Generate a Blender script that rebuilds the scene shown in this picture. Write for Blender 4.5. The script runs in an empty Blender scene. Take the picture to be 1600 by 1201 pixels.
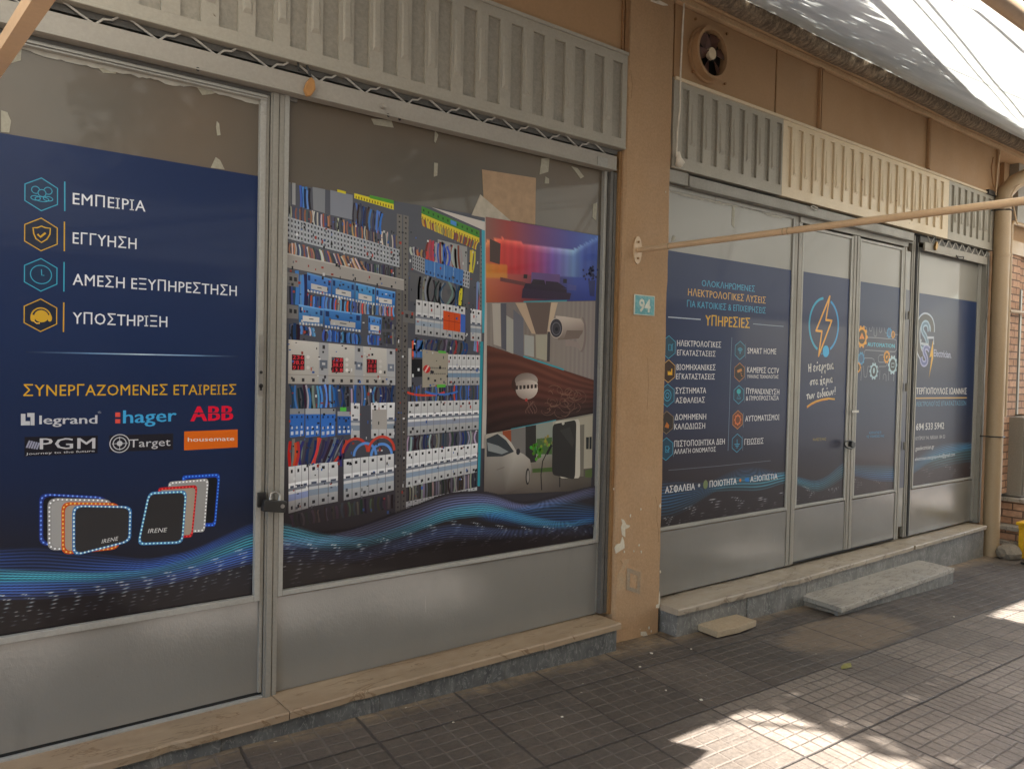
import bpy, bmesh, math, random
import numpy as np
from mathutils import Vector, Matrix
random.seed(7); rng = np.random.default_rng(11)
S = bpy.context.scene
COL = S.collection
R_ = math.radians

# ---------------------------------------------------------------- camera
CAM = (0.0, -2.9, 1.4)
FPX, YAW, PIT, ROL = 1229.604, R_(51.89413), R_(-1.36675), R_(1.24369)
def cam_axes():
    f = Vector((math.cos(YAW)*math.cos(PIT), math.sin(YAW)*math.cos(PIT), math.sin(PIT)))
    r = Vector((math.sin(YAW), -math.cos(YAW), 0)); u = r.cross(f)
    return f, r*math.cos(ROL)+u*math.sin(ROL), u*math.cos(ROL)-r*math.sin(ROL)
FW, RT, UP = cam_axes()
cd = bpy.data.cameras.new('camera'); cam = bpy.data.objects.new('camera', cd); COL.objects.link(cam)
cam.matrix_world = Matrix(((RT.x, UP.x, -FW.x, CAM[0]), (RT.y, UP.y, -FW.y, CAM[1]), (RT.z, UP.z, -FW.z, CAM[2]), (0, 0, 0, 1)))
cd.sensor_width = 36; cd.lens = 36*FPX/1600; cd.clip_start = 0.05; cd.clip_end = 500
S.camera = cam
# ---------------------------------------------------------------- sky, sun, exposure
SUN = Vector((0.32, -0.71, 1.0)).normalized()
w = bpy.data.worlds.new('World'); S.world = w; w.use_nodes = True
nt = w.node_tree; bg = nt.nodes['Background']
sky = nt.nodes.new('ShaderNodeTexSky'); sky.sky_type = 'NISHITA'; sky.sun_disc = False
sky.sun_elevation = math.asin(SUN.z); sky.sun_rotation = math.atan2(SUN.x, SUN.y)
sky.air_density = 1.2; sky.dust_density = 3.0
nt.links.new(sky.outputs[0], bg.inputs[0]); bg.inputs[1].default_value = 0.15
sl = bpy.data.lights.new('sun', 'SUN'); sl.energy = 5.0; sl.angle = R_(0.53); sl.color = (1.0, 0.975, 0.935)
so = bpy.data.objects.new('sun', sl); COL.objects.link(so); so.rotation_euler = (-SUN).to_track_quat('-Z', 'Y').to_euler(); so.location = (3, -6, 9)
S.view_settings.view_transform = 'Standard'; S.view_settings.look = 'None'
S.view_settings.exposure = 2.52; S.view_settings.gamma = 1
S.cycles.max_bounces = 8; S.cycles.diffuse_bounces = 5; S.cycles.transmission_bounces = 6
S.cycles.sample_clamp_indirect = 6

# ---------------------------------------------------------------- helpers
def ray(px, py):
    return FW + RT*((px-800)/FPX) - UP*((py-600.5)/FPX)
def W(px, py, Y=0.0):                       # where a sight line meets the plane y = Y parallel to the facade -> (x, z)
    d = ray(px, py); t = (Y-CAM[1])/d.y
    return (d.x*t, CAM[2]+d.z*t)
def W3(px, py, Y=0.0):
    a = W(px, py, Y); return Vector((a[0], Y, a[1]))
def proj(X, Z, Y=0.0):                      # numpy: facade point -> photograph pixel
    dx, dy, dz = X-CAM[0], Y-CAM[1], Z-CAM[2]
    c = dx*FW.x+dy*FW.y+dz*FW.z
    return 800+FPX*(dx*RT.x+dy*RT.y+dz*RT.z)/c, 600.5-FPX*(dx*UP.x+dy*UP.y+dz*UP.z)/c
def lin(c):
    c = np.asarray(c, float)/255.0
    return np.where(c <= 0.04045, c/12.92, ((c+0.055)/1.055)**2.4)
def G(x): return 0.07-0.03*x                # pavement level, falling gently to the right
def gxy_(px, py):
    d = ray(px, py); t = (G(0)-CAM[2])/(d.z+0.03*d.x); return (d.x*t, CAM[1]+d.y*t)
def tag(o, label=None, cat=None, group=None, kind=None):
    for k, v in (('label', label), ('category', cat), ('group', group), ('kind', kind)):
        if v: o[k] = v
    return o
def thing(name, label, cat, loc=(0, 0, 0), group=None):
    o = bpy.data.objects.new(name, None); COL.objects.link(o); o.location = loc; o.empty_display_size = 0.1
    return tag(o, label, cat, group)
class MB:
    def __init__(s): s.v = []; s.f = []; s.sm = []
    def add(s, vs, fs, smooth=False):
        n = len(s.v); s.v += [tuple(v) for v in vs]; s.f += [tuple(i+n for i in f) for f in fs]; s.sm += [smooth]*len(fs)
    def box(s, x0, x1, y0, y1, z0, z1):
        s.add([(x, y, z) for x in (x0, x1) for y in (y0, y1) for z in (z0, z1)],
              [(0, 1, 3, 2), (4, 6, 7, 5), (0, 4, 5, 1), (2, 3, 7, 6), (0, 2, 6, 4), (1, 5, 7, 3)])
    def rot_box(s, c, sx, sy, sz, m=None):
        m = m or Matrix.Identity(3)
        s.add([Vector(c)+m@Vector((x*sx/2, y*sy/2, z*sz/2)) for x in (-1, 1) for y in (-1, 1) for z in (-1, 1)],
              [(0, 1, 3, 2), (4, 6, 7, 5), (0, 4, 5, 1), (2, 3, 7, 6), (0, 2, 6, 4), (1, 5, 7, 3)])
    def tube(s, pts, r, n=10, caps=True):
        pts = [Vector(p) for p in pts]; rs = r if isinstance(r, (list, tuple)) else [r]*len(pts); rings = []
        ref = None
        for i, p in enumerate(pts):
            t = (pts[min(i+1, len(pts)-1)]-pts[max(i-1, 0)]).normalized()
            if ref is None: ref = t.orthogonal().normalized()
            ref = (ref-t*ref.dot(t)).normalized(); b = t.cross(ref)
            rings.append([p+(ref*math.cos(2*math.pi*k/n)+b*math.sin(2*math.pi*k/n))*rs[i] for k in range(n)])
        s.add([v for rg in rings for v in rg], [(i*n+k, i*n+(k+1) % n, (i+1)*n+(k+1) % n, (i+1)*n+k) for i in range(len(pts)-1) for k in range(n)], True)
        if caps:
            s.add(rings[0], [tuple(range(n))[::-1]]); s.add(rings[-1], [tuple(range(n))])
    def prism(s, poly, y0, y1):              # poly in (x, z), extruded along y
        n = len(poly)
        s.add([(p[0], y0, p[1]) for p in poly]+[(p[0], y1, p[1]) for p in poly],
              [tuple(range(n)), tuple(range(2*n-1, n-1, -1))]+[(i, (i+1) % n+0, (i+1) % n+n, i+n) for i in range(n)])
    def ring(s, c, r0, r1, y0, y1, n=40):    # annulus round the y axis
        vs = []
        for y in (y0, y1):
            for r in (r0, r1):
                vs += [(c[0]+r*math.cos(2*math.pi*k/n), y, c[1]+r*math.sin(2*math.pi*k/n)) for k in range(n)]
        fs = []
        for k in range(n):
            j = (k+1) % n
            fs += [(k, j, n+j, n+k), (2*n+k, 3*n+k, 3*n+j, 2*n+j), (k, 2*n+k, 2*n+j, j), (n+k, n+j, 3*n+j, 3*n+k)]
        s.add(vs, fs)
    def build(s, name, mat, parent=None, bevel=0.0, origin=None):
        me = bpy.data.meshes.new(name); o = bpy.data.objects.new(name, me); COL.objects.link(o)
        off = Vector(parent.location) if parent else Vector(origin or (0, 0, 0))
        if parent and parent.parent: off = off+Vector(parent.parent.location)
        me.from_pydata([Vector(v)-off for v in s.v], [], s.f)
        me.polygons.foreach_set('use_smooth', s.sm)
        bm = bmesh.new(); bm.from_mesh(me); bmesh.ops.recalc_face_normals(bm, faces=bm.faces); bm.to_mesh(me); bm.free()
        me.materials.append(mat)
        if parent: o.parent = parent
        elif origin: o.location = origin
        if bevel:
            b = o.modifiers.new('bevel', 'BEVEL'); b.width = bevel; b.segments = 2; b.limit_method = 'ANGLE'
        return o

# ---------------------------------------------------------------- materials
def mat(name):
    m = bpy.data.materials.new(name); m.use_nodes = True
    return m, m.node_tree, m.node_tree.nodes['Principled BSDF']
def N(nt, t, **k):
    n = nt.nodes.new(t)
    for a, b in k.items():
        if a in n.inputs: n.inputs[a].default_value = b
        else: setattr(n, a, b)
    return n
def coords(nt, scale=(1, 1, 1)):
    g = N(nt, 'ShaderNodeNewGeometry'); mp = N(nt, 'ShaderNodeMapping'); mp.inputs['Scale'].default_value = scale
    nt.links.new(g.outputs['Position'], mp.inputs[0]); return mp.outputs[0]
def noise(nt, scale, detail=5, rough=0.6, sc=(1, 1, 1), dist=0.0):
    n = N(nt, 'ShaderNodeTexNoise'); n.inputs['Scale'].default_value = scale; n.inputs['Detail'].default_value = detail
    n.inputs['Roughness'].default_value = rough; n.inputs['Distortion'].default_value = dist
    nt.links.new(coords(nt, sc), n.inputs['Vector']); return n.outputs[0]
def ramp(nt, fac, stops):
    r = N(nt, 'ShaderNodeValToRGB'); e = r.color_ramp.elements
    while len(e) < len(stops): e.new(0.5)
    for i, (p, c) in enumerate(stops):
        e[i].position = p; e[i].color = (c, c, c, 1) if isinstance(c, (int, float)) else (*c, 1)
    nt.links.new(fac, r.inputs[0]); return r.outputs[0]
def mix(nt, a, b, f, mode='MIX'):
    m = N(nt, 'ShaderNodeMix', data_type='RGBA', blend_type=mode)
    for i, v in ((6, a), (7, b), (0, f)):
        if hasattr(v, 'links') or hasattr(v, 'is_linked'): nt.links.new(v, m.inputs[i])
        else: m.inputs[i].default_value = (*v, 1) if isinstance(v, tuple) else v
    return m.outputs[2]
def math_(nt, op, a, b=None, c=None):
    m = N(nt, 'ShaderNodeMath', operation=op)
    for i, v in enumerate((a, b, c)):
        if v is None: continue
        if hasattr(v, 'is_linked'): nt.links.new(v, m.inputs[i])
        else: m.inputs[i].default_value = v
    return m.outputs[0]
def bump(nt, h, bs, strength=0.3, dist=0.01):
    b = N(nt, 'ShaderNodeBump'); b.inputs['Strength'].default_value = strength; b.inputs['Distance'].default_value = dist
    nt.links.new(h, b.inputs['Height']); nt.links.new(b.outputs[0], bs.inputs['Normal']); return b
def worn(name, base, dark, rough=0.6, scale=3.0, streak=(1, 1, 1), amt=(0.35, 0.75), fine=0.12, bmp=0.15, metal=0, spec=0.5, spots=None):
    m, nt, bs = mat(name)
    a = ramp(nt, noise(nt, scale, 7, 0.65, streak, 0.3), [(amt[0], 0.0), (amt[1], 1.0)])
    c = mix(nt, tuple(base), tuple(dark), a)
    f = ramp(nt, noise(nt, 90, 3, 0.6), [(0.3, 1-fine), (0.7, 1+fine)])
    c = mix(nt, c, f, 1.0, 'MULTIPLY')
    if spots:
        sp = ramp(nt, noise(nt, spots[1], 4, 0.6, (1, 1, 1), 0.4), [(spots[2], 0.0), (spots[2]+0.012, 1.0)])
        c = mix(nt, c, tuple(spots[0]), sp)
    nt.links.new(c, bs.inputs['Base Color'])
    bs.inputs['Roughness'].default_value = rough; bs.inputs['Metallic'].default_value = metal; bs.inputs['Specular IOR Level'].default_value = spec
    rr = ramp(nt, noise(nt, scale*2.3, 5), [(0.3, max(rough-0.12, 0.05)), (0.7, min(rough+0.15, 1))]); nt.links.new(rr, bs.inputs['Roughness'])
    if bmp: bump(nt, noise(nt, 35, 6, 0.65), bs, bmp, 0.006)
    return m
def plain(name, c, rough=0.5, metal=0.0):
    m, nt, bs = mat(name); c = tuple(c)
    f = ramp(nt, noise(nt, 25, 5), [(0.3, 0.85), (0.7, 1.12)])
    nt.links.new(mix(nt, c, f, 1.0, 'MULTIPLY'), bs.inputs['Base Color'])
    bs.inputs['Roughness'].default_value = rough; bs.inputs['Metallic'].default_value = metal; return m

M = {}
M['wall'] = worn('ochre_wall_paint', (0.43, 0.268, 0.143), (0.365, 0.22, 0.115), 0.8, 2.2, (1, 1, 0.35), (0.3, 0.8), 0.10, 0.3, spots=((0.62, 0.52, 0.38), 7, 0.73))
M['board'] = worn('ochre_board_paint', (0.39, 0.228, 0.112), (0.345, 0.20, 0.096), 0.6, 1.6, (1, 1, 0.4), (0.35, 0.8), 0.05, 0.08)
M['board_dark'] = plain('dark_ochre_trim', (0.26, 0.13, 0.05), 0.7)
M['soffit'] = worn('cream_soffit_paint', (0.62, 0.42, 0.24), (0.48, 0.30, 0.16), 0.7, 2.5, (1, 1, 1), (0.4, 0.8))
M['box'] = worn('grey_beige_enamel', (0.375, 0.338, 0.272), (0.33, 0.295, 0.235), 0.5, 2.0, (1, 1, 0.3), (0.35, 0.8), 0.06, 0.06, spots=((0.17, 0.13, 0.09), 16, 0.74))
M['box_slot'] = worn('slot_enamel', (0.315, 0.282, 0.225), (0.265, 0.237, 0.19), 0.55, 4.0, (1, 1, 0.3))
M['cream'] = worn('cream_enamel', (0.70, 0.565, 0.385), (0.60, 0.475, 0.315), 0.45, 2.0, (1, 1, 0.3), (0.4, 0.8), 0.05, 0.06, spots=((0.30, 0.16, 0.08), 18, 0.72))
M['frame'] = worn('grey_window_frame', (0.29, 0.265, 0.222), (0.21, 0.192, 0.16), 0.42, 3.0, (1, 1, 0.15), (0.35, 0.75), 0.08, 0.05)
M['frame_light'] = worn('light_window_frame', (0.37, 0.35, 0.31), (0.275, 0.26, 0.225), 0.38, 3.0, (1, 1, 0.15), (0.35, 0.75), 0.08, 0.05)
M['bar'] = worn('shutter_bar_paint', (0.34, 0.305, 0.255), (0.275, 0.245, 0.20), 0.5, 3.0, (0.3, 1, 1), (0.4, 0.8), 0.06, 0.06)
M['wire'] = plain('pale_wire', (0.50, 0.46, 0.40), 0.45)
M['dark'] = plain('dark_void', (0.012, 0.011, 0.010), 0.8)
M['black'] = plain('black_paint', (0.02, 0.018, 0.016), 0.4)
M['steel'] = plain('worn_steel', (0.35, 0.33, 0.30), 0.35, 0.9)
M['brass'] = plain('aged_brass', (0.33, 0.20, 0.07), 0.35, 0.9)
M['orange_tag'] = plain('brown_label', (0.42, 0.20, 0.06), 0.6)
M['header'] = worn('header_metal', (0.13, 0.12, 0.105), (0.09, 0.08, 0.07), 0.5, 4)
M['white'] = plain('chalky_white', (0.70, 0.63, 0.52), 0.8)
M['pipe'] = worn('beige_pipe_paint', (0.44, 0.31, 0.185), (0.36, 0.25, 0.14), 0.45, 3.0, (1, 1, 0.3), (0.35, 0.8), 0.05, 0.04)
M['pole'] = worn('beige_pole_paint', (0.62, 0.44, 0.27), (0.52, 0.35, 0.20), 0.4, 3.0, (1, 1, 1), (0.35, 0.8), 0.04, 0.03)
M['yellow'] = plain('yellow_plastic', (0.75, 0.42, 0.01), 0.4)
M['concrete'] = worn('rough_concrete', (0.30, 0.25, 0.19), (0.18, 0.145, 0.11), 0.9, 6, (1, 1, 1), (0.3, 0.7), 0.15, 0.8)
M['cabinet'] = worn('grey_cabinet', (0.27, 0.245, 0.205), (0.24, 0.215, 0.18), 0.45, 2)
M['tile'] = worn('tan_tile', (0.42, 0.32, 0.205), (0.37, 0.275, 0.175), 0.6, 5)

# painted sheet panels: semi-gloss with slight waviness and drips so reflections break up
def panel_mat(name, base, dark, rough):   # rough: mean gloss
    m, nt, bs = mat(name)
    a = ramp(nt, noise(nt, 1.6, 6, 0.6, (1, 1, 0.5), 0.4), [(0.3, 0.0), (0.75, 1.0)])
    c = mix(nt, base, dark, a)
    st = ramp(nt, noise(nt, 5, 5, 0.7, (1, 1, 0.25)), [(0.62, 0.0), (0.8, 0.35)])
    c = mix(nt, c, tuple(v*0.7 for v in dark), st)
    sc_ = ramp(nt, noise(nt, 22, 5, 0.7, (1, 1, 2.2), 0.8), [(0.70, 0.0), (0.73, 0.55)])
    c = mix(nt, c, tuple(v*0.5 for v in dark), sc_)
    lt = ramp(nt, noise(nt, 17, 4, 0.6, (2.5, 1, 0.3), 0.5), [(0.72, 0.0), (0.75, 0.4)])
    c = mix(nt, c, tuple(v*1.7 for v in base), lt)
    nt.links.new(c, bs.inputs['Base Color'])
    nt.links.new(ramp(nt, noise(nt, 6, 6, 0.7, (1, 1, 0.6)), [(0.3, rough-0.04), (0.75, rough+0.09)]), bs.inputs['Roughness'])
    h = mix(nt, noise(nt, 9, 3, 0.5, (1, 1, 0.6)), noise(nt, 110, 4, 0.6, (1.3, 1, 0.8)), 0.30)
    bump(nt, h, bs, 0.30, 0.005); bs.inputs['Specular IOR Level'].default_value = 1.0; return m
M['kick'] = panel_mat('grey_kick_panel', (0.222, 0.208, 0.182), (0.19, 0.178, 0.155), 0.14)
# blanked glass: paper behind a pane
def glass_mat(name, c1, c2, c3, rough=0.12):
    m, nt, bs = mat(name)
    a = ramp(nt, noise(nt, 1.3, 3, 0.5, (1, 1, 0.6), 0.6), [(0.35, 0.0), (0.65, 1.0)])
    c = mix(nt, c1, c2, a)
    b = ramp(nt, noise(nt, 0.8, 2, 0.5, (1, 1, 1.3), 0.2), [(0.5, 0.0), (0.7, 1.0)])
    c = mix(nt, c, c3, b)
    nt.links.new(c, bs.inputs['Base Color']); bs.inputs['Roughness'].default_value = rough
    bs.inputs['Coat Weight'].default_value = 0.5; bs.inputs['Coat Roughness'].default_value = 0.05
    bump(nt, noise(nt, 130, 2), bs, 0.05, 0.002)
    bs.inputs['Roughness'].default_value = 0.45; return m
M['glass_brown'] = glass_mat('papered_glass', (0.085, 0.070, 0.050), (0.118, 0.094, 0.066), (0.13, 0.090, 0.055))
M['glass_grey'] = glass_mat('frosted_glass', (0.235, 0.22, 0.185), (0.26, 0.245, 0.21), (0.225, 0.205, 0.168))
# vinyl print: colour comes from the print's own ink (vertex colours), glossy laminate
m, nt, bs = mat('vinyl_print'); M['print'] = m
at = N(nt, 'ShaderNodeVertexColor', layer_name='ink'); nt.links.new(at.outputs[0], bs.inputs['Base Color'])
bs.inputs['Roughness'].default_value = 0.35; bs.inputs['Specular IOR Level'].default_value = 0.2
bs.inputs['Coat Weight'].default_value = 0.12; bs.inputs['Coat Roughness'].default_value = 0.06
bump(nt, noise(nt, 18, 3), bs, 0.04, 0.003)

def marble(name, c1, c2, vein, veinpos, rough, sc=3.0, st=(1, 1, 1), joints=None):
    m, nt, bs = mat(name)
    a = ramp(nt, noise(nt, sc, 8, 0.65, st, 1.2), [(0.3, 0.0), (0.72, 1.0)]); c = mix(nt, c1, c2, a)
    v = ramp(nt, noise(nt, sc*1.7, 6, 0.6, st, 3.0), [(veinpos-0.03, 0.0), (veinpos, 1.0), (veinpos+0.03, 0.0)])
    c = mix(nt, c, vein, v)
    d = ramp(nt, noise(nt, 0.9*sc, 5, 0.7), [(0.5, 0.0), (0.8, 0.7)]); c = mix(nt, c, tuple(x*0.55 for x in c2), d)
    nt.links.new(c, bs.inputs['Base Color'])
    nt.links.new(ramp(nt, noise(nt, 9, 5), [(0.3, rough-0.1), (0.7, rough+0.2)]), bs.inputs['Roughness'])
    bump(nt, noise(nt, 22, 7, 0.7), bs, 0.25, 0.006); return m
M['sill_l'] = marble('stained_cream_marble', (0.27, 0.18, 0.108), (0.40, 0.29, 0.18), (0.20, 0.12, 0.06), 0.6, 0.5, 2.2, (0.5, 2, 1))
M['sill_r'] = marble('grey_cream_marble', (0.44, 0.365, 0.275), (0.335, 0.265, 0.19), (0.20, 0.155, 0.11), 0.6, 0.5, 2.2, (0.5, 2, 1))
M['riser'] = marble('dark_grey_marble', (0.050, 0.050, 0.050), (0.165, 0.158, 0.145), (0.26, 0.25, 0.225), 0.58, 0.55, 7.0, (1.8, 1, 1.0))
M['tread'] = marble('grey_step_marble', (0.42, 0.375, 0.315), (0.35, 0.31, 0.26), (0.20, 0.175, 0.145), 0.55, 0.5, 2.6, (0.7, 2.0, 1))
M['riser_r'] = marble('mid_grey_marble', (0.115, 0.110, 0.100), (0.245, 0.230, 0.205), (0.36, 0.345, 0.31), 0.58, 0.55, 6.0, (1.8, 1, 1.0))

# stone veneer
m, nt, bs = mat('pink_stone_veneer'); M['veneer'] = m
g = N(nt, 'ShaderNodeNewGeometry'); sx = N(nt, 'ShaderNodeSeparateXYZ'); nt.links.new(g.outputs[0], sx.inputs[0])
cb = N(nt, 'ShaderNodeCombineXYZ'); nt.links.new(math_(nt, 'ADD', sx.outputs[0], sx.outputs[1]), cb.inputs[0]); nt.links.new(sx.outputs[2], cb.inputs[1])
br = N(nt, 'ShaderNodeTexBrick'); nt.links.new(cb.outputs[0], br.inputs['Vector'])
br.inputs['Color1'].default_value = (0.52, 0.31, 0.20, 1); br.inputs['Color2'].default_value = (0.40, 0.22, 0.13, 1); br.inputs['Mortar'].default_value = (0.16, 0.10, 0.07, 1)
br.inputs['Scale'].default_value = 1; br.inputs['Mortar Size'].default_value = 0.006; br.inputs['Brick Width'].default_value = 0.17; br.inputs['Row Height'].default_value = 0.065
c = mix(nt, br.outputs[0], ramp(nt, noise(nt, 24, 6), [(0.3, 0.75), (0.7, 1.2)]), 1.0, 'MULTIPLY'); nt.links.new(c, bs.inputs['Base Color']); bs.inputs['Roughness'].default_value = 0.85
h = math_(nt, 'SUBTRACT', math_(nt, 'MULTIPLY', noise(nt, 28, 6), 0.7), br.outputs[1]); bump(nt, h, bs, 0.9, 0.012)

# pavement: cast slabs 0.45 m with sub-joints, two bands
m, nt, bs = mat('pavement_slabs'); M['pave'] = m
g = N(nt, 'ShaderNodeNewGeometry'); sx = N(nt, 'ShaderNodeSeparateXYZ'); nt.links.new(g.outputs[0], sx.inputs[0])
wob = math_(nt, 'MULTIPLY', math_(nt, 'SUBTRACT', noise(nt, 5, 3), 0.5), 0.012)
X, Y = math_(nt, 'ADD', sx.outputs[0], wob), math_(nt, 'ADD', sx.outputs[1], wob)
vv = math_(nt, 'DIVIDE', math_(nt, 'ADD', Y, 0.87+0.468*40), 0.468)
uu = math_(nt, 'DIVIDE', math_(nt, 'ADD', math_(nt, 'SUBTRACT', X, math_(nt, 'MULTIPLY', math_(nt, 'ADD', Y, 0.87), 0.12)), -2.23+0.4525*40), 0.4525)
def groove(t, width):                       # 1 in the joint, 0 on the slab; t in periods
    fr = math_(nt, 'FRACT', t); d = math_(nt, 'MINIMUM', fr, math_(nt, 'SUBTRACT', 1.0, fr))
    return ramp(nt, math_(nt, 'DIVIDE', d, width), [(0.35, 1.0), (1.0, 0.0)])
big = math_(nt, 'MAXIMUM', groove(uu, 0.017), groove(vv, 0.017))
cellx, celly = math_(nt, 'FLOOR', uu), math_(nt, 'FLOOR', vv)
cc = N(nt, 'ShaderNodeCombineXYZ'); nt.links.new(cellx, cc.inputs[0]); nt.links.new(celly, cc.inputs[1])
wn = N(nt, 'ShaderNodeTexWhiteNoise', noise_dimensions='2D'); nt.links.new(cc.outputs[0], wn.inputs['Vector'])
small_a = math_(nt, 'MAXIMUM', groove(math_(nt, 'MULTIPLY', uu, 9.0), 0.15), groove(math_(nt, 'MULTIPLY', vv, 4.0), 0.06))
small_c = math_(nt, 'MAXIMUM', groove(math_(nt, 'MULTIPLY', uu, 7.0), 0.11), groove(math_(nt, 'MULTIPLY', vv, 7.0), 0.09))
small_a = mix(nt, small_a, small_c, math_(nt, 'GREATER_THAN', wn.outputs[0], 0.62))
small_b = math_(nt, 'MAXIMUM', groove(math_(nt, 'MULTIPLY', uu, 5.0), 0.07), groove(math_(nt, 'MULTIPLY', vv, 7.0), 0.10))
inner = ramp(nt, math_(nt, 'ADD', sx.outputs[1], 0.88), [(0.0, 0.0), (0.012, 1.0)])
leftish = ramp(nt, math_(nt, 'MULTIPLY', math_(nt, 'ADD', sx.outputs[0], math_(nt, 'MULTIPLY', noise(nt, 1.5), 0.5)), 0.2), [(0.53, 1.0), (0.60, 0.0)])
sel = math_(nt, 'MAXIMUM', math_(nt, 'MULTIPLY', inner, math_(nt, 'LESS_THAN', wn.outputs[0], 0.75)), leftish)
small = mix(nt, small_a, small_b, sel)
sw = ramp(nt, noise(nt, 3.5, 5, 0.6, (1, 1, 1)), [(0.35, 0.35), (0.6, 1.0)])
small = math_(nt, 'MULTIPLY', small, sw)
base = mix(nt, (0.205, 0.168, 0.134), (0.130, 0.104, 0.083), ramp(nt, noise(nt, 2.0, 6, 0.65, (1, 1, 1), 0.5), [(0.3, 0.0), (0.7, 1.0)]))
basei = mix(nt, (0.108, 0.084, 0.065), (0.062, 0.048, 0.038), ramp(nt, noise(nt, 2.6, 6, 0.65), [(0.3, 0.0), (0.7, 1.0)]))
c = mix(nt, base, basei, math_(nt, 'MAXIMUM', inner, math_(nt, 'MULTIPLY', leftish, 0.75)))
c = mix(nt, c, ramp(nt, wn.outputs[0], [(0.0, 0.82), (1.0, 1.15)]), 1.0, 'MULTIPLY')
c = mix(nt, c, ramp(nt, noise(nt, 55, 6, 0.75), [(0.3, 0.72), (0.7, 1.3)]), 1.0, 'MULTIPLY')
# dusty stain in front of the step, tan dirt along the base of the sills
def dist2(x0, y0, rx, ry):
    a = math_(nt, 'DIVIDE', math_(nt, 'SUBTRACT', sx.outputs[0], x0), rx); b = math_(nt, 'DIVIDE', math_(nt, 'SUBTRACT', sx.outputs[1], y0), ry)
    return math_(nt, 'ADD', math_(nt, 'MULTIPLY', a, a), math_(nt, 'MULTIPLY', b, b))
st = ramp(nt, math_(nt, 'ADD', dist2(4.25, -0.63, 0.62, 0.26), math_(nt, 'MULTIPLY', math_(nt, 'SUBTRACT', noise(nt, 5), 0.5), 1.2)), [(0.55, 0.85), (0.95, 0.0)])
c = mix(nt, c, (0.20, 0.145, 0.095), math_(nt, 'MULTIPLY', st, inner))
dn = math_(nt, 'ADD', sx.outputs[1], math_(nt, 'MULTIPLY', noise(nt, 6, 6, 0.7), 0.16))
dirt = ramp(nt, dn, [(0.0, 0.0), (0.0, 0.0)])
r_ = nt.nodes.new('ShaderNodeMapRange'); nt.links.new(dn, r_.inputs[0]); r_.inputs[1].default_value = -0.19; r_.inputs[2].default_value = -0.11
c = mix(nt, c, (0.27, 0.19, 0.11), math_(nt, 'MULTIPLY', r_.outputs[0], ramp(nt, noise(nt, 14, 5, 0.7), [(0.35, 0.15), (0.6, 0.85)])))
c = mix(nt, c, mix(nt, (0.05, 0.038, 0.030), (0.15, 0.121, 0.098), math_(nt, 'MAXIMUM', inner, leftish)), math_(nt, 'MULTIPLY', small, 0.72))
c = mix(nt, c, (0.030, 0.022, 0.018), math_(nt, 'MULTIPLY', big, 0.74))
c = mix(nt, c, (0.60, 0.52, 0.42), ramp(nt, noise(nt, 38, 2, 0.4), [(0.775, 0.0), (0.79, 0.8)]))
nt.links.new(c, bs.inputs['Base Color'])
nt.links.new(ramp(nt, noise(nt, 12, 6), [(0.3, 0.55), (0.7, 0.85)]), bs.inputs['Roughness'])
h = math_(nt, 'SUBTRACT', math_(nt, 'MULTIPLY', noise(nt, 45, 7, 0.75), 0.45), math_(nt, 'ADD', math_(nt, 'MULTIPLY', small, 0.6), math_(nt, 'MULTIPLY', big, 1.0)))
bump(nt, h, bs, 0.8, 0.008)

M['asphalt'] = worn('asphalt', (0.06, 0.058, 0.055), (0.045, 0.043, 0.041), 0.9, 2)
M['kerb'] = worn('kerb_stone', (0.32, 0.30, 0.27), (0.24, 0.22, 0.2), 0.8, 3)
M['far_wall'] = worn('pale_render', (0.50, 0.44, 0.35), (0.42, 0.36, 0.28), 0.85, 0.6)
M['far_win'] = plain('dim_window', (0.03, 0.035, 0.04), 0.1)
M['bark'] = worn('grey_bark', (0.15, 0.11, 0.08), (0.08, 0.06, 0.045), 0.9, 8, (1, 1, 0.3), bmp=0.8)
# leaf: lets light through
m, nt, bs = mat('leaf'); M['leaf'] = m
c = ramp(nt, noise(nt, 4, 3), [(0.3, (0.035, 0.075, 0.012)), (0.7, (0.08, 0.15, 0.025))]); nt.links.new(c, bs.inputs['Base Color']); bs.inputs['Roughness'].default_value = 0.5
# awning cloth: translucent
m, nt, bs = mat('awning_cloth'); M['cloth'] = m
c = ramp(nt, noise(nt, 1.5, 6, 0.65, (1, 2.5, 1), 0.6), [(0.3, (0.38, 0.385, 0.36)), (0.7, (0.54, 0.54, 0.50))])
tr = N(nt, 'ShaderNodeBsdfTranslucent'); df = N(nt, 'ShaderNodeBsdfDiffuse'); ms = N(nt, 'ShaderNodeMixShader')
nt.links.new(c, tr.inputs[0]); nt.links.new(c, df.inputs[0]); ms.inputs[0].default_value = 0.36
nt.links.new(df.outputs[0], ms.inputs[1]); nt.links.new(tr.outputs[0], ms.inputs[2]); nt.links.new(ms.outputs[0], nt.nodes['Material Output'].inputs[0])
bp = N(nt, 'ShaderNodeBump'); bp.inputs['Strength'].default_value = 0.4; bp.inputs['Distance'].default_value = 0.02; nt.links.new(noise(nt, 3, 4, 0.5, (1, 3, 1)), bp.inputs['Height'])
M['roll'] = worn('dusty_rolled_cloth', (0.36, 0.27, 0.18), (0.12, 0.088, 0.06), 0.95, 26, (1.5, 0.5, 0.9), (0.36, 0.64), 0.3, 0.9)

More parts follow.
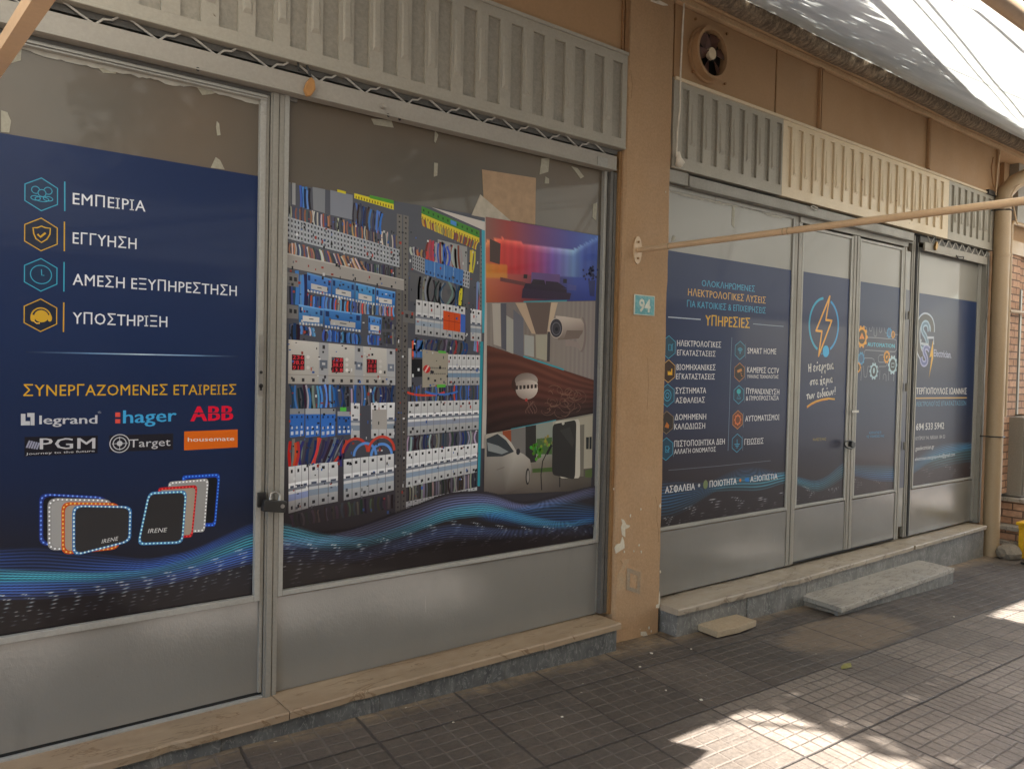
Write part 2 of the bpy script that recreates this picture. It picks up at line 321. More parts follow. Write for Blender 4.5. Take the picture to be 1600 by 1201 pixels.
# ---------------------------------------------------------------- the setting
def sheet(name, x0, x1, y0, y1, dz, m, slope=True, nx=2, base=0.0):
    b = MB(); xs = [x0+(x1-x0)*i/nx for i in range(nx+1)]
    z = lambda x: (G(max(min(x, 16), -10)) if slope else 0)+dz
    b.add([(x, y, z(x)) for y in (y0, y1) for x in xs], [(i, i+1, nx+2+i, nx+1+i) for i in range(nx)])
    return b.build(name, m)
sheet('ground', -160, 160, -160, 160, -0.16, M['asphalt'], True, 64)
sheet('pavement', -10, 16, -3.35, 0.3, 0.0, M['pave'], True, 52)
for o in list(COL.objects):
    if o.name in ('ground', 'pavement'): tag(o, kind='structure')
b = MB()
for i in range(26):
    x = -10+i; b.add([(x, -3.5, G(x)-0.16), (x+1, -3.5, G(x+1)-0.16), (x+1, -3.5, G(x+1)+0.004), (x, -3.5, G(x)+0.004), (x, -3.35, G(x)+0.004), (x+1, -3.35, G(x+1)+0.004)], [(0, 1, 2, 3), (3, 2, 5, 4)])
tag(b.build('kerb', M['kerb']), kind='structure')
sheet('far_pavement', -10, 16, -11.5, -9.5, -0.05, M['kerb'], True, 26)['kind'] = 'structure'

# ---------------------------------------------------------------- printing on the window film
_fc = {}
_same = str.maketrans('ΑΒΕΖΗΙΚΜΝΟΡΤΥΧ', 'ABEZHIKMNOPTYX')
_adv = {}
def line_of(txt, shear=0.0, serif=False, track=0.03):
    """set a line of capitals letter by letter (Greek letters drawn with the matching Latin outlines)"""
    k = (txt, shear, serif, 'line')
    if k in _fc: return _fc[k]
    V, F, x = [], [], 0.0
    w2 = lambda t: np.ptp(glyphs(t)[0][:, 0])
    for ch in txt.translate(_same):
        if ch == ' ': x += 0.28; continue
        src = 'O' if ch == 'Φ' else ch
        if src not in _adv: _adv[src] = w2('H'+src+'H')-w2('HH')
        a = _adv[src]
        if ch == 'I' and serif:
            v = np.array([(0.11, 0), (0.19, 0), (0.19, CAPH), (0.11, CAPH), (0.02, 0), (0.28, 0), (0.28, 0.07), (0.02, 0.07), (0.02, CAPH-0.07), (0.28, CAPH-0.07), (0.28, CAPH), (0.02, CAPH)]); f = [(0, 1, 2, 3), (4, 5, 6, 7), (8, 9, 10, 11)]; a = 0.33
        else: v, f = glyphs(src, 0.0, shear)
        if ch == 'Φ':
            m_ = (v[:, 0].min()+v[:, 0].max())/2; n_ = len(v); v = np.vstack([v, [(m_-.05, -.05), (m_+.05, -.05), (m_+.05, CAPH+.05), (m_-.05, CAPH+.05)]]); f = f+[(n_, n_+1, n_+2, n_+3)]
        n0 = sum(len(q) for q in V); V.append(v+np.array([x, 0])); F += [tuple(i+n0 for i in g) for g in f]; x += a+track
    _fc[k] = (np.vstack(V), F); return _fc[k]
def glyphs(txt, bold=0.0, shear=0.0):
    k = (txt, bold, shear)
    if k in _fc: return _fc[k]
    cu = bpy.data.curves.new('t', 'FONT'); cu.body = txt; cu.resolution_u = 2; cu.offset = bold; cu.shear = shear
    o = bpy.data.objects.new('t', cu); COL.objects.link(o); bpy.context.view_layer.update()
    me = bpy.data.meshes.new_from_object(o.evaluated_get(bpy.context.evaluated_depsgraph_get()))
    v = np.array([p.co[:2] for p in me.vertices]).reshape(-1, 2); f = [tuple(p.vertices) for p in me.polygons]
    bpy.data.objects.remove(o); bpy.data.curves.remove(cu); bpy.data.meshes.remove(me)
    _fc[k] = (v, f); return v, f
CAPH = glyphs('H')[0][:, 1].max()
class Print:
    """flat ink laid on one film; overlapping marks are stacked 0.05 mm apart"""
    def __init__(s, Y, post=None): s.Y = Y; s.items = {}; s.bb = []; s.post = post; s.grp = {}; s.sat = 1.14; s.var = 0.0
    def new(s, part): s.grp[part] = s.grp.get(part, 0)+1
    def _put(s, part, V, F, C, lay=None, pad=0.001):
        V = np.asarray(V, float)
        bb = (V[:, 0].min()-pad, V[:, 0].max()+pad, V[:, 1].min()-pad, V[:, 1].max()+pad)
        if lay is None:
            lay = 1
            if s.bb:
                A = np.array(s.bb); ov = (A[:, 0] < bb[1]) & (A[:, 1] > bb[0]) & (A[:, 2] < bb[3]) & (A[:, 3] > bb[2])
                if ov.any(): lay = A[ov, 4].max()+1
        s.bb.append((*bb, lay))
        C = np.asarray(C, float)
        part = part+'#%d' % s.grp.get(part, 0)
        if C.ndim == 1: C = np.tile(C, (len(V), 1))
        if s.post is not None:
            px, py = proj(V[:, 0], V[:, 1]); C = s.post(px, py, C)
        lm = C@np.array([.3, .59, .11]); C = np.clip((lm[:, None]+(C-lm[:, None])*s.sat)*random.uniform(1-s.var, 1+s.var), 0, 255)
        it = s.items.setdefault(part, [[], [], [], 0])
        n = it[3]; it[0].append(np.column_stack([V[:, 0], np.full(len(V), s.Y-0.00005*lay), V[:, 1]])); it[1] += [tuple(i+n for i in f) for f in F]; it[2].append(lin(C)); it[3] += len(V)
    def grid(s, part, xs, zs, fn, lay=0, keep=None):
        XX, ZZ = np.meshgrid(xs, zs); px, py = proj(XX, ZZ); C = fn(px, py).reshape(-1, 3)
        nx, nz = len(xs), len(zs); F = []
        k = keep(px, py) if keep else None
        for j in range(nz-1):
            for i in range(nx-1):
                if k is None or k[j, i] or k[j+1, i] or k[j, i+1] or k[j+1, i+1]:
                    F.append((j*nx+i, j*nx+i+1, (j+1)*nx+i+1, (j+1)*nx+i))
        if F: s._put(part, np.column_stack([XX.ravel(), ZZ.ravel()]), F, C, lay)
    def poly(s, part, pts, c, lay=None):      # pts in photograph pixels
        s._put(part, [W(*p) for p in pts], [tuple(range(len(pts)))], c, lay)
    def wpoly(s, part, pts, c, lay=None):
        s._put(part, pts, [tuple(range(len(pts)))], c, lay)
    def line(s, part, pts, wd, c, lay=None, closed=False, world=False):
        P = [Vector(p if world else W(*p)) for p in pts]
        if closed: P = P+[P[0]]
        V = []; n = len(P)
        for i in range(n):
            if closed: a, b_ = (P[i-1] if i else P[-2]), (P[i+1] if i < n-1 else P[1])
            else: a, b_ = P[max(i-1, 0)], P[min(i+1, n-1)]
            t = (b_-a); t = t.normalized() if t.length else Vector((1, 0)); nn = Vector((-t.y, t.x))*wd/2
            V += [P[i]+nn, P[i]-nn]
        s._put(part, [tuple(v) for v in V], [(2*i, 2*i+1, 2*i+3, 2*i+2) for i in range(n-1)], c, lay)
    def disc(s, part, c, r, col, lay=None, n=20, ry=None):
        x, z = W(*c); ry = ry or r
        s.wpoly(part, [(x+r*math.cos(2*math.pi*k/n), z+ry*math.sin(2*math.pi*k/n)) for k in range(n)], col, lay)
    def ring(s, part, c, r, wd, col, a0=0, a1=360, n=28, ry=None):
        x, z = W(*c); ry = ry or r
        s.line(part, [(x+r*math.cos(R_(a0+(a1-a0)*k/n)), z+ry*math.sin(R_(a0+(a1-a0)*k/n))) for k in range(n+1)], wd, col, world=True)
    def text(s, part, txt, L, Rr, cap, c, bold=0.0, shear=0.0, shadow=None, serif=False):
        if part == 'lettering': s.new(part)
        v, f = line_of(txt, shear, serif) if txt.upper() == txt else glyphs(txt, 0.0, shear)
        a, b_ = W(*L), W(*Rr); h = W(L[0], L[1]-cap)[1]-a[1]
        x0, x1 = v[:, 0].min(), v[:, 0].max(); t = (v[:, 0]-x0)/(x1-x0)
        V = np.column_stack([a[0]+t*(b_[0]-a[0]), a[1]+t*(b_[1]-a[1])+v[:, 1]/CAPH*h])
        if shadow: s._put(part, V+np.array([0.003, -0.003]), f, (20, 22, 30))
        ds = [0.0] if bold <= 0.006 else [-0.45*bold*h, 0.45*bold*h] if bold < 0.03 else [-0.7*bold*h, 0.0, 0.7*bold*h]
        n = len(V)
        s._put(part, np.vstack([V+np.array([d, 0]) for d in ds[:1]]), f, c)
        for d in ds[1:]: s._put(part, V+np.array([d, 0]), f, c)
    def segs(s, part, pts, wd, c, closed=False):
        Q = list(pts)+([pts[0]] if closed else [])
        for i in range(len(Q)-1): s.line(part, [Q[i], Q[i+1]], wd, c)
        for q in Q[:-1] if closed else Q: s.disc(part, q, wd/2, c, n=10)
    def hexa(s, part, c, r, col, wd=0.0028, fill=None):
        s.new(part)
        x, z = W(*c); P = [(x+r*math.sin(R_(60*k)), z+r*math.cos(R_(60*k))) for k in range(6)]
        if fill: s.wpoly(part, P, fill)
        s.line(part, P, wd, col, closed=True, world=True)
    def gear(s, part, c, r, col, hub, icon=None, teeth=10):
        x, z = W(*c); P = []
        for k in range(teeth):
            for da, rr in ((-0.5, .84), (-0.28, 1.0), (0.28, 1.0), (0.5, .84)):
                a = 2*math.pi*(k+da*0.62)/teeth; P.append((x+r*rr*math.cos(a), z+r*rr*math.sin(a)))
        s.wpoly(part, P, col); s.disc(part, c, r*0.62, hub)
    def quad(s, part, q, st, c):              # patch of a four-cornered picture area; q = TL,TR,BR,BL pixels, st = s0,s1,t0,t1
        def f(u, v):
            a = [q[0][k]*(1-u)+q[1][k]*u for k in (0, 1)]; b_ = [q[3][k]*(1-u)+q[2][k]*u for k in (0, 1)]
            return tuple(a[k]*(1-v)+b_[k]*v for k in (0, 1))
        if hasattr(c[0], '__len__'): c = [c[0], c[0], c[1], c[1]]
        s.poly(part, [f(st[0], st[2]), f(st[1], st[2]), f(st[1], st[3]), f(st[0], st[3])], c)
    def ball(s, part, c, rx, ry, fn, n=22, m_=7):     # ellipse shaded by fn(u, v), u and v in -1..1
        x, z = W(*c); V = [(x, z)]; C = [fn(0, 0)]; F = []
        for j in range(1, m_+1):
            for k in range(n):
                a = 2*math.pi*k/n; u, v = j/m_*math.cos(a), j/m_*math.sin(a); V.append((x+u*rx, z+v*ry)); C.append(fn(u, v))
        for k in range(n): F.append((0, 1+k, 1+(k+1) % n))
        for j in range(m_-1):
            for k in range(n): F.append((1+j*n+k, 1+(j+1)*n+k, 1+(j+1)*n+(k+1) % n, 1+j*n+(k+1) % n))
        s._put(part, V, F, C)
    def build(s, names, parent):
        out = {}
        for key in sorted(s.items, key=lambda k_: names.index(k_.split('#')[0])):
            V, F, C, _ = s.items[key]; part = key.split('#')[0]
            V = np.vstack(V); C = np.vstack(C)
            root = parent if part == names[0] else out[names[0]]
            off = Vector(parent.location)
            me = bpy.data.meshes.new(part); me.from_pydata((V-np.array(off)).tolist(), [], F)
            a = me.color_attributes.new('ink', 'FLOAT_COLOR', 'POINT')
            a.data.foreach_set('color', np.column_stack([C, np.ones(len(C))]).astype(np.float32).ravel())
            me.materials.append(M['print']); o = bpy.data.objects.new(part, me); COL.objects.link(o); o.parent = root
            out[part] = o
        return out
def interp(pts, x):
    p = np.array(pts, float); return np.interp(x, p[:, 0], p[:, 1])
def smooth(pts, x):                           # rounded version of interp
    return sum(interp(pts, x+d) for d in (-18, -9, 0, 9, 18))/5
def wave_ink(px, py, base, bands):
    """bands of fine glowing lines: top curve, bottom curve, colours, count, strength, warp, mode"""
    C = base.copy()
    for top, bot, c0, c1, n, k, warp, mode in bands:
        a, b_ = smooth(top, px), smooth(bot, px); t = (py-a)/np.maximum(b_-a, 1e-3)
        inside = (t > 0) & (t < 1); tc = np.clip(t, 0, 1)
        env = np.where(inside, np.sin(np.pi*tc)**0.6, 0)
        ph = t*n*1.1+warp*np.sin(px*0.012+t*2.5)
        xr = np.clip((px-top[0][0])/24+(1 if top[0][0] < 445 or top[0][0] in (1030, 1240, 1328, 1415) else 0), 0, 1)
        ln = (0.5+0.5*np.cos(2*np.pi*ph))**2
        glow = 0.72+0.28*np.sin(px*0.016+tc*2+n)
        if mode == 'dash':
            q = np.floor(ph); ln = ln**2.2*((0.5+0.5*np.cos(px*0.17+q*2.4+3*np.sin(q*1.7)))**7)*1.7
            env = np.where(inside, (1-tc)**0.8*np.clip(tc/0.08, 0, 1), 0); fill = 0.0; lo = 1.0
        else: fill = 0.50; lo = 0.45
        A = (env*np.clip(ln*0.7+fill, 0, 1)*np.clip(k*1.4, 0, 1)*(glow if mode != 'dash' else 0.85)*xr)[..., None]
        tt = tc[..., None]; col = np.array(c0)*(1-tt)+np.array(c1)*tt
        C = C*(1-A)+np.clip(col*(0.66+0.62*ln[..., None])+22*ln[..., None]**2, 0, 255)*A
    return C
def vgrad(px, py, stops):                     # stops: list of (pixel y, rgb)
    ys = [a for a, _ in stops]; return np.stack([np.interp(py, ys, [c[k] for _, c in stops]) for k in range(3)], -1)
def rows(z0, z1, fine0, fine1, step, coarse): # finer rows where the waves are
    r = list(np.arange(z0, fine0, coarse)) + list(np.arange(fine0, fine1, step)) + list(np.arange(fine1, z1, coarse)) + [z1]
    return np.array(r)
WHT = (222, 222, 225); GOLD = (198, 160, 62); TEAL = (70, 155, 180); ICE = (150, 185, 205)

# ============ left door film
pL = Print(-0.002)
navyL = [(200, (30, 44, 76)), (520, (31, 45, 76)), (760, (30, 39, 63)), (860, (34, 34, 44)), (940, (30, 25, 27)), (1010, (26, 20, 20))]
bandsL = [
 ([(-60, 858), (60, 852), (150, 862), (230, 872), (300, 858), (400, 812)], [(-60, 905), (60, 905), (150, 905), (230, 898), (300, 880), (400, 838)], (45, 72, 140), (60, 95, 165), 9, 0.75, 0.25, 'line'),
 ([(-60, 882), (60, 890), (150, 893), (230, 888), (300, 868), (400, 826)], [(-60, 918), (60, 912), (150, 912), (230, 905), (300, 890), (400, 856)], (90, 170, 190), (60, 150, 165), 6, 0.85, 0.1, 'line'),
 ([(-60, 905), (60, 905), (150, 903), (230, 893), (300, 878), (400, 848)], [(-60, 940), (60, 938), (150, 930), (230, 920), (300, 905), (400, 880)], (75, 120, 200), (50, 70, 130), 7, 0.7, 0.3, 'line'),
 ([(-60, 925), (60, 922), (150, 912), (300, 880), (400, 840)], [(-60, 1000), (60, 985), (150, 965), (300, 935), (400, 915)], (170, 205, 225), (110, 130, 150), 9, 0.8, 0.2, 'dash')]
x0 = W(-70, 600)[0]; x1 = 1.056; zb, zt = 1.4-0.879, 1.4+0.6805
pL.grid('poster', np.linspace(x0, x1, 260), rows(zb, zt, zb+0.02, zb+0.34, 0.0022, 0.05),
        lambda px, py: wave_ink(px, py, vgrad(px, py, navyL), bandsL), 0)
for i, (hy, col, ty0, ty1, xr, txt) in enumerate(((304, TEAL, 319, 331, 227, 'ΕΜΠΕΙΡΙΑ'), (366.5, GOLD, 380.5, 389.5, 213, 'ΕΓΓΥΗΣΗ'), (429.5, TEAL, 445, 462.5, 369.5, 'ΑΜΕΣΗ ΕΞΥΠΗΡΕΣΤΗΣΗ'), (492.5, GOLD, 505.5, 511, 261, 'ΥΠΟΣΤΗΡΙΞΗ'))):
    pL.hexa('icon', (64.5-i*0.4, hy), 0.0515, col, 0.0032, (34, 40, 56) if i % 2 else (34, 52, 76))
    pL.line('icon', [(101-i*0.5, hy-20), (101-i*0.7, hy+26)], 0.0036, col)
    pL.text('lettering', txt, (113.5, ty0), (xr, ty1), 17.5, WHT, 0.012, 0, None, True)
for cx, cy in ((55.5, 297), (75, 298.5)):
    pL.ring('icon', (cx, cy), 0.011, 0.0022, TEAL)
    pL.ring('icon', (cx, cy+12.5), 0.013, 0.0022, TEAL, ry=0.007)
pL.disc('icon', (65.5, 302), 0.013, (34, 52, 76)); pL.ring('icon', (65.5, 302), 0.011, 0.0022, TEAL); pL.ring('icon', (65.5, 311.5), 0.019, 0.0022, TEAL, ry=0.0075)
sh = [(51.5, 356), (58, 356), (64.5, 353.5), (71, 356), (78.5, 357), (78, 366), (73, 374), (64.5, 379), (56, 373), (52.5, 365)]
pL.line('icon', sh, 0.0036, GOLD, closed=True); pL.line('icon', [(58.5, 366), (63, 370.5), (71, 364)], 0.006, GOLD)
pL.ring('icon', (64, 429), 0.029, 0.0026, TEAL); pL.line('icon', [(64.5, 421), (65, 430), (69, 430.5)], 0.0026, TEAL)
pL.disc('icon', (64.5, 494), 0.0195, GOLD); pL.ring('icon', (64, 496), 0.027, 0.004, GOLD, 0, 180, ry=0.030)
for sx_ in (51, 77.5): pL.disc('icon', (sx_, 497), 0.0065, GOLD, ry=0.011)
pL.line('icon', [(52, 501), (57, 505), (62, 505)], 0.003, (235, 190, 90))
xs = np.linspace(40, 372, 30); cc_ = vgrad(xs, xs, [(40, (38, 47, 68)), (150, (120, 150, 180)), (220, (190, 205, 220)), (300, (120, 150, 180)), (372, (38, 47, 68))])
V = []; pL.new('lettering')
for x in xs:
    a = W(x, 549.8+(x-40)*0.021); V += [(a[0], a[1]+0.002), (a[0], a[1]-0.002)]
pL._put('lettering', V, [(2*i, 2*i+1, 2*i+3, 2*i+2) for i in range(29)], np.repeat(cc_, 2, 0))
pL.text('lettering', 'ΣΥΝΕΡΓΑΖΟΜΕΝΕΣ ΕΤΑΙΡΕΙΕΣ', (36.5, 618.5), (368.5, 616), 17.5, (205, 162, 55), 0.008, 0, None, True)
pL.new('logo')
def S6(x, y): return (x*0.28302, 560+y*0.28302)
# company marks
for P_ in ([(115, 305), (140, 305), (140, 345), (165, 345), (165, 368), (115, 368)], [(150, 300), (190, 300), (190, 368), (168, 368), (168, 322), (150, 322)]):
    pL.poly('logo', [S6(*p) for p in P_], (190, 190, 192))
pL.text('logo', 'legrand', S6(218, 362), S6(535, 358), 13.5, (195, 195, 197), 0.045)
pL.text('logo', '®', S6(539, 303), S6(558, 303), 3.6, (150, 152, 158))
pL.new('logo'); pL.quad('logo', [S6(636, 297), S6(663, 297), S6(663, 322), S6(636, 322)], (0, 1, 0, 1), (205, 85, 75)); pL.quad('logo', [S6(636, 334), S6(663, 334), S6(663, 357), S6(636, 357)], (0, 1, 0, 1), (205, 85, 75))
pL.text('logo', 'hager', S6(680, 357), S6(972, 345), 20, (75, 160, 205), 0.04)
pL.new('logo'); pL.text('logo', 'ABB', S6(1054, 346), S6(1283, 339), 23, (200, 25, 55), 0.075)
pL.line('logo', [S6(1056, 302), S6(1285, 298)], 0.0035, (38, 44, 62))
pL.new('logo'); pL.quad('logo', [S6(135, 432), S6(540, 425), S6(538, 522), S6(134, 540)], (0, 1, 0, 1), (28, 26, 32))
pL.text('logo', 'PGM', S6(220, 500), S6(524, 496), 17, (190, 188, 190), 0.03)
for k in range(5): pL.line('logo', [S6(146+k*14, 492+k*2), S6(164+k*13, 452+k*3)], 0.005, (150, 150, 165))
pL.text('logo', 'Journey to the future', S6(142, 531), S6(522, 514), 3.4, (200, 198, 200), 0.01)
pL.new('logo'); pL.quad('logo', [S6(603, 424), S6(956, 413), S6(954, 503), S6(602, 515)], (0, 1, 0, 1), (34, 32, 38))
for r in (0.030, 0.020): pL.ring('logo', S6(660, 468), r, 0.003, (190, 190, 192))
pL.disc('logo', S6(660, 468), 0.009, (190, 190, 192)); pL.line('logo', [S6(660, 430), S6(660, 506)], 0.0018, (190, 190, 192)); pL.line('logo', [S6(617, 470), S6(704, 467)], 0.0018, (190, 190, 192))
pL.text('logo', 'Target', S6(712, 490), S6(940, 480), 12.3, (195, 193, 195))
pL.new('logo'); pL.quad('logo', [S6(1016, 402), S6(1311, 391), S6(1311, 489), S6(1015, 506)], (0, 1, 0, 1), (205, 105, 35))
pL.text('logo', 'housemate', S6(1036, 458), S6(1292, 452), 6.6, (225, 215, 205), 0.035)
# bezels of lit frames
def rrect(TL, TR, BR, BL, r=0.16, n=5):
    q = [Vector(p) for p in (TL, TR, BR, BL)]; out = []
    for i in range(4):
        p, a, b_ = q[i], q[i-1], q[(i+1) % 4]; A = p+(a-p)*r; B = p+(b_-p)*r
        for k in range(n+1):
            t = k/n; out.append(tuple((A*(1-t)+p*t)*(1-t)+(p*(1-t)+B*t)*t))
    return out
def shrink(P_, f, c=None):
    c = Vector(c) if c else sum((Vector(p) for p in P_), Vector((0, 0)))/len(P_)
    return [tuple(c+(Vector(p)-c)*f) for p in P_]
def plate(q, rim, face, lights, f=0.88, r=0.16):
    P_ = rrect(*[S6(*p) for p in q], r); pL.poly('picture', P_, rim)
    Q_ = shrink(P_, 0.945); Q_ = Q_+[Q_[0]]; pL.line('picture', Q_, 0.0022, tuple(v*0.8 for v in lights), closed=False)
    seg = [math.dist(Q_[i], Q_[i+1]) for i in range(len(Q_)-1)]; tot = sum(seg); nd = 46
    for k in range(nd):
        d = tot*k/nd; i = 0
        while d > seg[i]: d -= seg[i]; i += 1
        u_ = d/max(seg[i], 1e-6); pL.disc('picture', (Q_[i][0]*(1-u_)+Q_[i+1][0]*u_, Q_[i][1]*(1-u_)+Q_[i+1][1]*u_), 0.0030, tuple(min(255, v*1.25+20) for v in lights), n=6)
    pL.poly('picture', shrink(P_, f), face)
plate([(215, 740), (590, 760), (590, 1010), (215, 1035)], (40, 55, 120), (28, 27, 32), (90, 120, 220))
plate([(262, 768), (618, 775), (618, 1030), (262, 1062)], (150, 148, 145), (160, 158, 155), (200, 200, 200))
plate([(338, 790), (660, 795), (660, 1050), (338, 1082)], (190, 80, 30), (165, 150, 135), (250, 150, 80))
plate([(398, 806), (728, 812), (722, 1010), (398, 1092)], (55, 110, 165), (52, 50, 50), (170, 215, 245), 0.90)
pL.text('picture', 'IRENE', S6(560, 1019), S6(652, 1001), 6.0, (210, 208, 205), 0.01, 0.2)
pL.new('picture')
plate([(1000, 645), (1215, 632), (1190, 925), (1060, 930)], (35, 70, 170), (26, 26, 30), (60, 110, 220), 0.86, 0.1)
plate([(925, 680), (1152, 660), (1130, 955), (960, 965)], (170, 168, 166), (150, 148, 145), (200, 200, 200), 0.90, 0.1)
plate([(868, 712), (1090, 696), (1062, 985), (900, 995)], (170, 30, 35), (165, 150, 135), (200, 50, 50), 0.90, 0.1)
plate([(818, 735), (1032, 725), (1010, 1020), (755, 1030)], (70, 125, 175), (50, 48, 48), (150, 200, 235), 0.90, 0.14)
pL.text('picture', 'IRENE', S6(815, 962), S6(922, 955), 6.6, (215, 213, 210), 0.02, 0.25)

# ============ middle window film: switchboard photograph and four pictures
fadeM = lambda px, py: np.clip((py-(772-(px-450)*0.05))/75, 0, 1)
DK = np.array((40, 32, 34))
def postM(px, py, C):
    f = fadeM(px, py)[:, None]*0.93; return C*(1-f)+DK*f
pM = Print(-0.002); pM.sat = 1.04
baseM = [(280, (84, 86, 94)), (700, (74, 74, 82)), (775, (58, 54, 58)), (850, (34, 27, 28)), (930, (30, 23, 22))]
bandsM = [
 ([(440, 835), (500, 838), (560, 822), (620, 800), (700, 770), (760, 768), (820, 790), (880, 772), (930, 758)], [(440, 860), (500, 855), (560, 850), (620, 830), (700, 800), (760, 792), (820, 800), (880, 790), (930, 775)], (110, 110, 150), (90, 110, 160), 7, 0.75, 0.2, 'line'),
 ([(440, 815), (500, 832), (560, 838), (620, 822), (700, 788), (760, 782), (820, 802), (880, 815), (930, 805)], [(440, 850), (500, 862), (560, 858), (620, 842), (700, 812), (760, 806), (820, 822), (880, 828), (930, 815)], (85, 165, 190), (70, 150, 180), 7, 0.9, 0.15, 'line'),
 ([(740, 800), (800, 795), (850, 778), (890, 780), (930, 790)], [(740, 812), (800, 822), (850, 828), (890, 826), (930, 818)], (60, 120, 185), (30, 70, 145), 9, 0.85, 0.25, 'line'),
 ([(440, 840), (560, 848), (700, 808), (800, 820), (930, 818)], [(440, 925), (560, 890), (700, 860), (800, 850), (930, 840)], (160, 190, 215), (110, 105, 120), 10, 0.75, 0.3, 'dash'),
 ([(440, 848), (560, 856), (700, 815), (800, 826), (930, 820)], [(440, 885), (560, 880), (700, 845), (800, 842), (930, 836)], (70, 95, 150), (40, 40, 60), 8, 0.6, 0.2, 'line')]
zb, zt, mx0, mx1 = 1.4-0.8755, 1.4+0.672, 1.166, 2.825
def top_cut(px): return np.interp(px, [440, 614, 700, 768, 934], [281, 313, 330, 341.5, 368.6])
pM.grid('poster', np.linspace(mx0, mx1, 300), rows(zb, zt, zb+0.01, zb+0.36, 0.0030, 0.03), lambda px, py: wave_ink(px, py, vgrad(px, py, baseM), bandsM), 0)
pM.post = postM; pM.var = 0.09
def Z7(x, y): return (430+x*0.24155, 270+y*0.24155)
def Z8(x, y): return (430+x*0.3415, 520+y*0.3415)
GR = (204, 204, 205); BL_ = (62, 118, 178)
def jit(c, a=14): return tuple(max(0, min(255, v+random.uniform(-a, a))) for v in c)
def wires(T, B, n, cols, wd, sag=0.15, f=Z7, lean=6, part='picture'):
    """n hanging wires between two pixel edges T and B"""
    for k in range(n):
        u = (k+random.uniform(-0.3, 0.3)+0.5)/n
        a = [T[0][i]*(1-u)+T[1][i]*u for i in (0, 1)]; b_ = [B[0][i]*(1-u)+B[1][i]*u for i in (0, 1)]
        a[1] += random.uniform(0, 0.3)*(b_[1]-a[1])*0.6
        d = random.uniform(-lean, lean)
        pts = [f(a[0]+d*math.sin(math.pi*t)*1.2+(b_[0]-a[0])*t, a[1]+(b_[1]-a[1])*t) for t in (0, .2, .4, .6, .8, 1)]
        pM.line(part, pts, wd*random.uniform(0.8, 1.2), jit(random.choice(cols)), lay=1+k % 4+(8 if wd < 0 else 0))
COP = [(176, 128, 92), (190, 182, 175), (70, 72, 98), (150, 100, 70), (60, 60, 70)]
BLUE = [(60, 110, 180), (90, 140, 200), (40, 70, 130), (35, 40, 60)]
DRK = [(35, 34, 40), (60, 60, 66), (120, 120, 125), (40, 55, 95)]
RED = [(200, 70, 50), (180, 50, 45), (70, 60, 80)]
def Lq(n):
    pM.bb.append((mx0-1, mx1+1, -9, 9, n))   # raise the floor of the following layers
# depth 1: backdrop parts
pM.poly('picture', [Z7(240, 92), Z7(322, 108), Z7(320, 262), Z7(245, 240)], (128, 130, 134), 1)
pM.poly('picture', [Z7(355, 112), Z7(500, 145), Z7(500, 305), Z7(355, 272)], (142, 145, 155), 1)
pM.poly('picture', [Z7(75, 60), Z7(100, 62), Z7(100, 270), Z7(75, 262)], (105, 105, 106), 1); pM.poly('picture', [Z7(108, 65), Z7(130, 68), Z7(130, 210), Z7(108, 205)], (150, 150, 150), 1)
pM.poly('picture', [Z7(1050, 430), Z7(1240, 480), Z7(1240, 640), Z7(1050, 600)], (150, 150, 148), 1)
pM.poly('picture', [Z7(870, 640), Z7(1250, 740), Z7(1250, 880), Z7(870, 830)], (88, 88, 92), 1)
wires([(155, 80), (225, 95)], [(160, 220), (230, 240)], 7, BLUE, 0.010); wires([(505, 180), (700, 240)], [(500, 340), (690, 400)], 16, BLUE+DRK, 0.009, lean=14)
wires([(85, 200), (790, 400)], [(85, 290), (795, 498)], 62, COP, 0.0055); wires([(80, 440), (560, 560)], [(80, 525), (600, 640)], 48, COP, 0.006); wires([(560, 570), (800, 610)], [(560, 640), (800, 700)], 22, DRK, 0.006)
wires([(870, 470), (985, 500)], [(880, 530), (980, 560)], 8, RED+COP, 0.009); wires([(985, 430), (1200, 470)], [(985, 570), (1210, 630)], 20, [(120, 50, 45), (170, 60, 70), (60, 90, 170), (150, 150, 150)], 0.010, lean=16)
wires([(1255, 480), (1300, 500)], [(1250, 640), (1280, 650)], 3, [(200, 170, 50)], 0.010)
wires([(930, 650), (1230, 730)], [(920, 825), (1220, 870)], 18, DRK, 0.009, lean=30); wires([(1180, 740), (1210, 750)], [(1175, 850), (1200, 860)], 3, [(210, 190, 60)], 0.010)
wires([(95, 620), (200, 640)], [(95, 850), (200, 860)], 8, BLUE+DRK, 0.014); wires([(90, 960), (150, 970)], [(90, 1080), (150, 1080)], 6, DRK, 0.012)
wires([(205, 780), (770, 860)], [(200, 880), (770, 930)], 46, BLUE+BLUE+[(190, 80, 60), (160, 150, 150)], 0.0065); wires([(150, 985), (250, 1000)], [(150, 1040), (260, 1060)], 8, BLUE+[(180, 180, 180)], 0.007)
wires([(315, 1010), (545, 1035)], [(310, 1085), (550, 1110)], 26, BLUE, 0.0075, lean=10); wires([(600, 1040), (670, 1050)], [(605, 1110), (665, 1115)], 6, BLUE, 0.009); wires([(690, 950), (770, 960)], [(700, 1100), (770, 1110)], 6, DRK, 0.010)
wires([(900, 1060), (1240, 1090)], [(880, 1150), (1230, 1180)], 20, DRK+[(150, 60, 60)], 0.010, lean=14); wires([(880, 1070), (950, 1075)], [(880, 1190), (950, 1195)], 4, [(200, 80, 60), (70, 110, 180)], 0.014)
wires([(1300, 670), (1330, 680)], [(1280, 1150), (1310, 1160)], 4, [(190, 60, 80), (120, 150, 190), (180, 50, 70)], 0.008, lean=25)
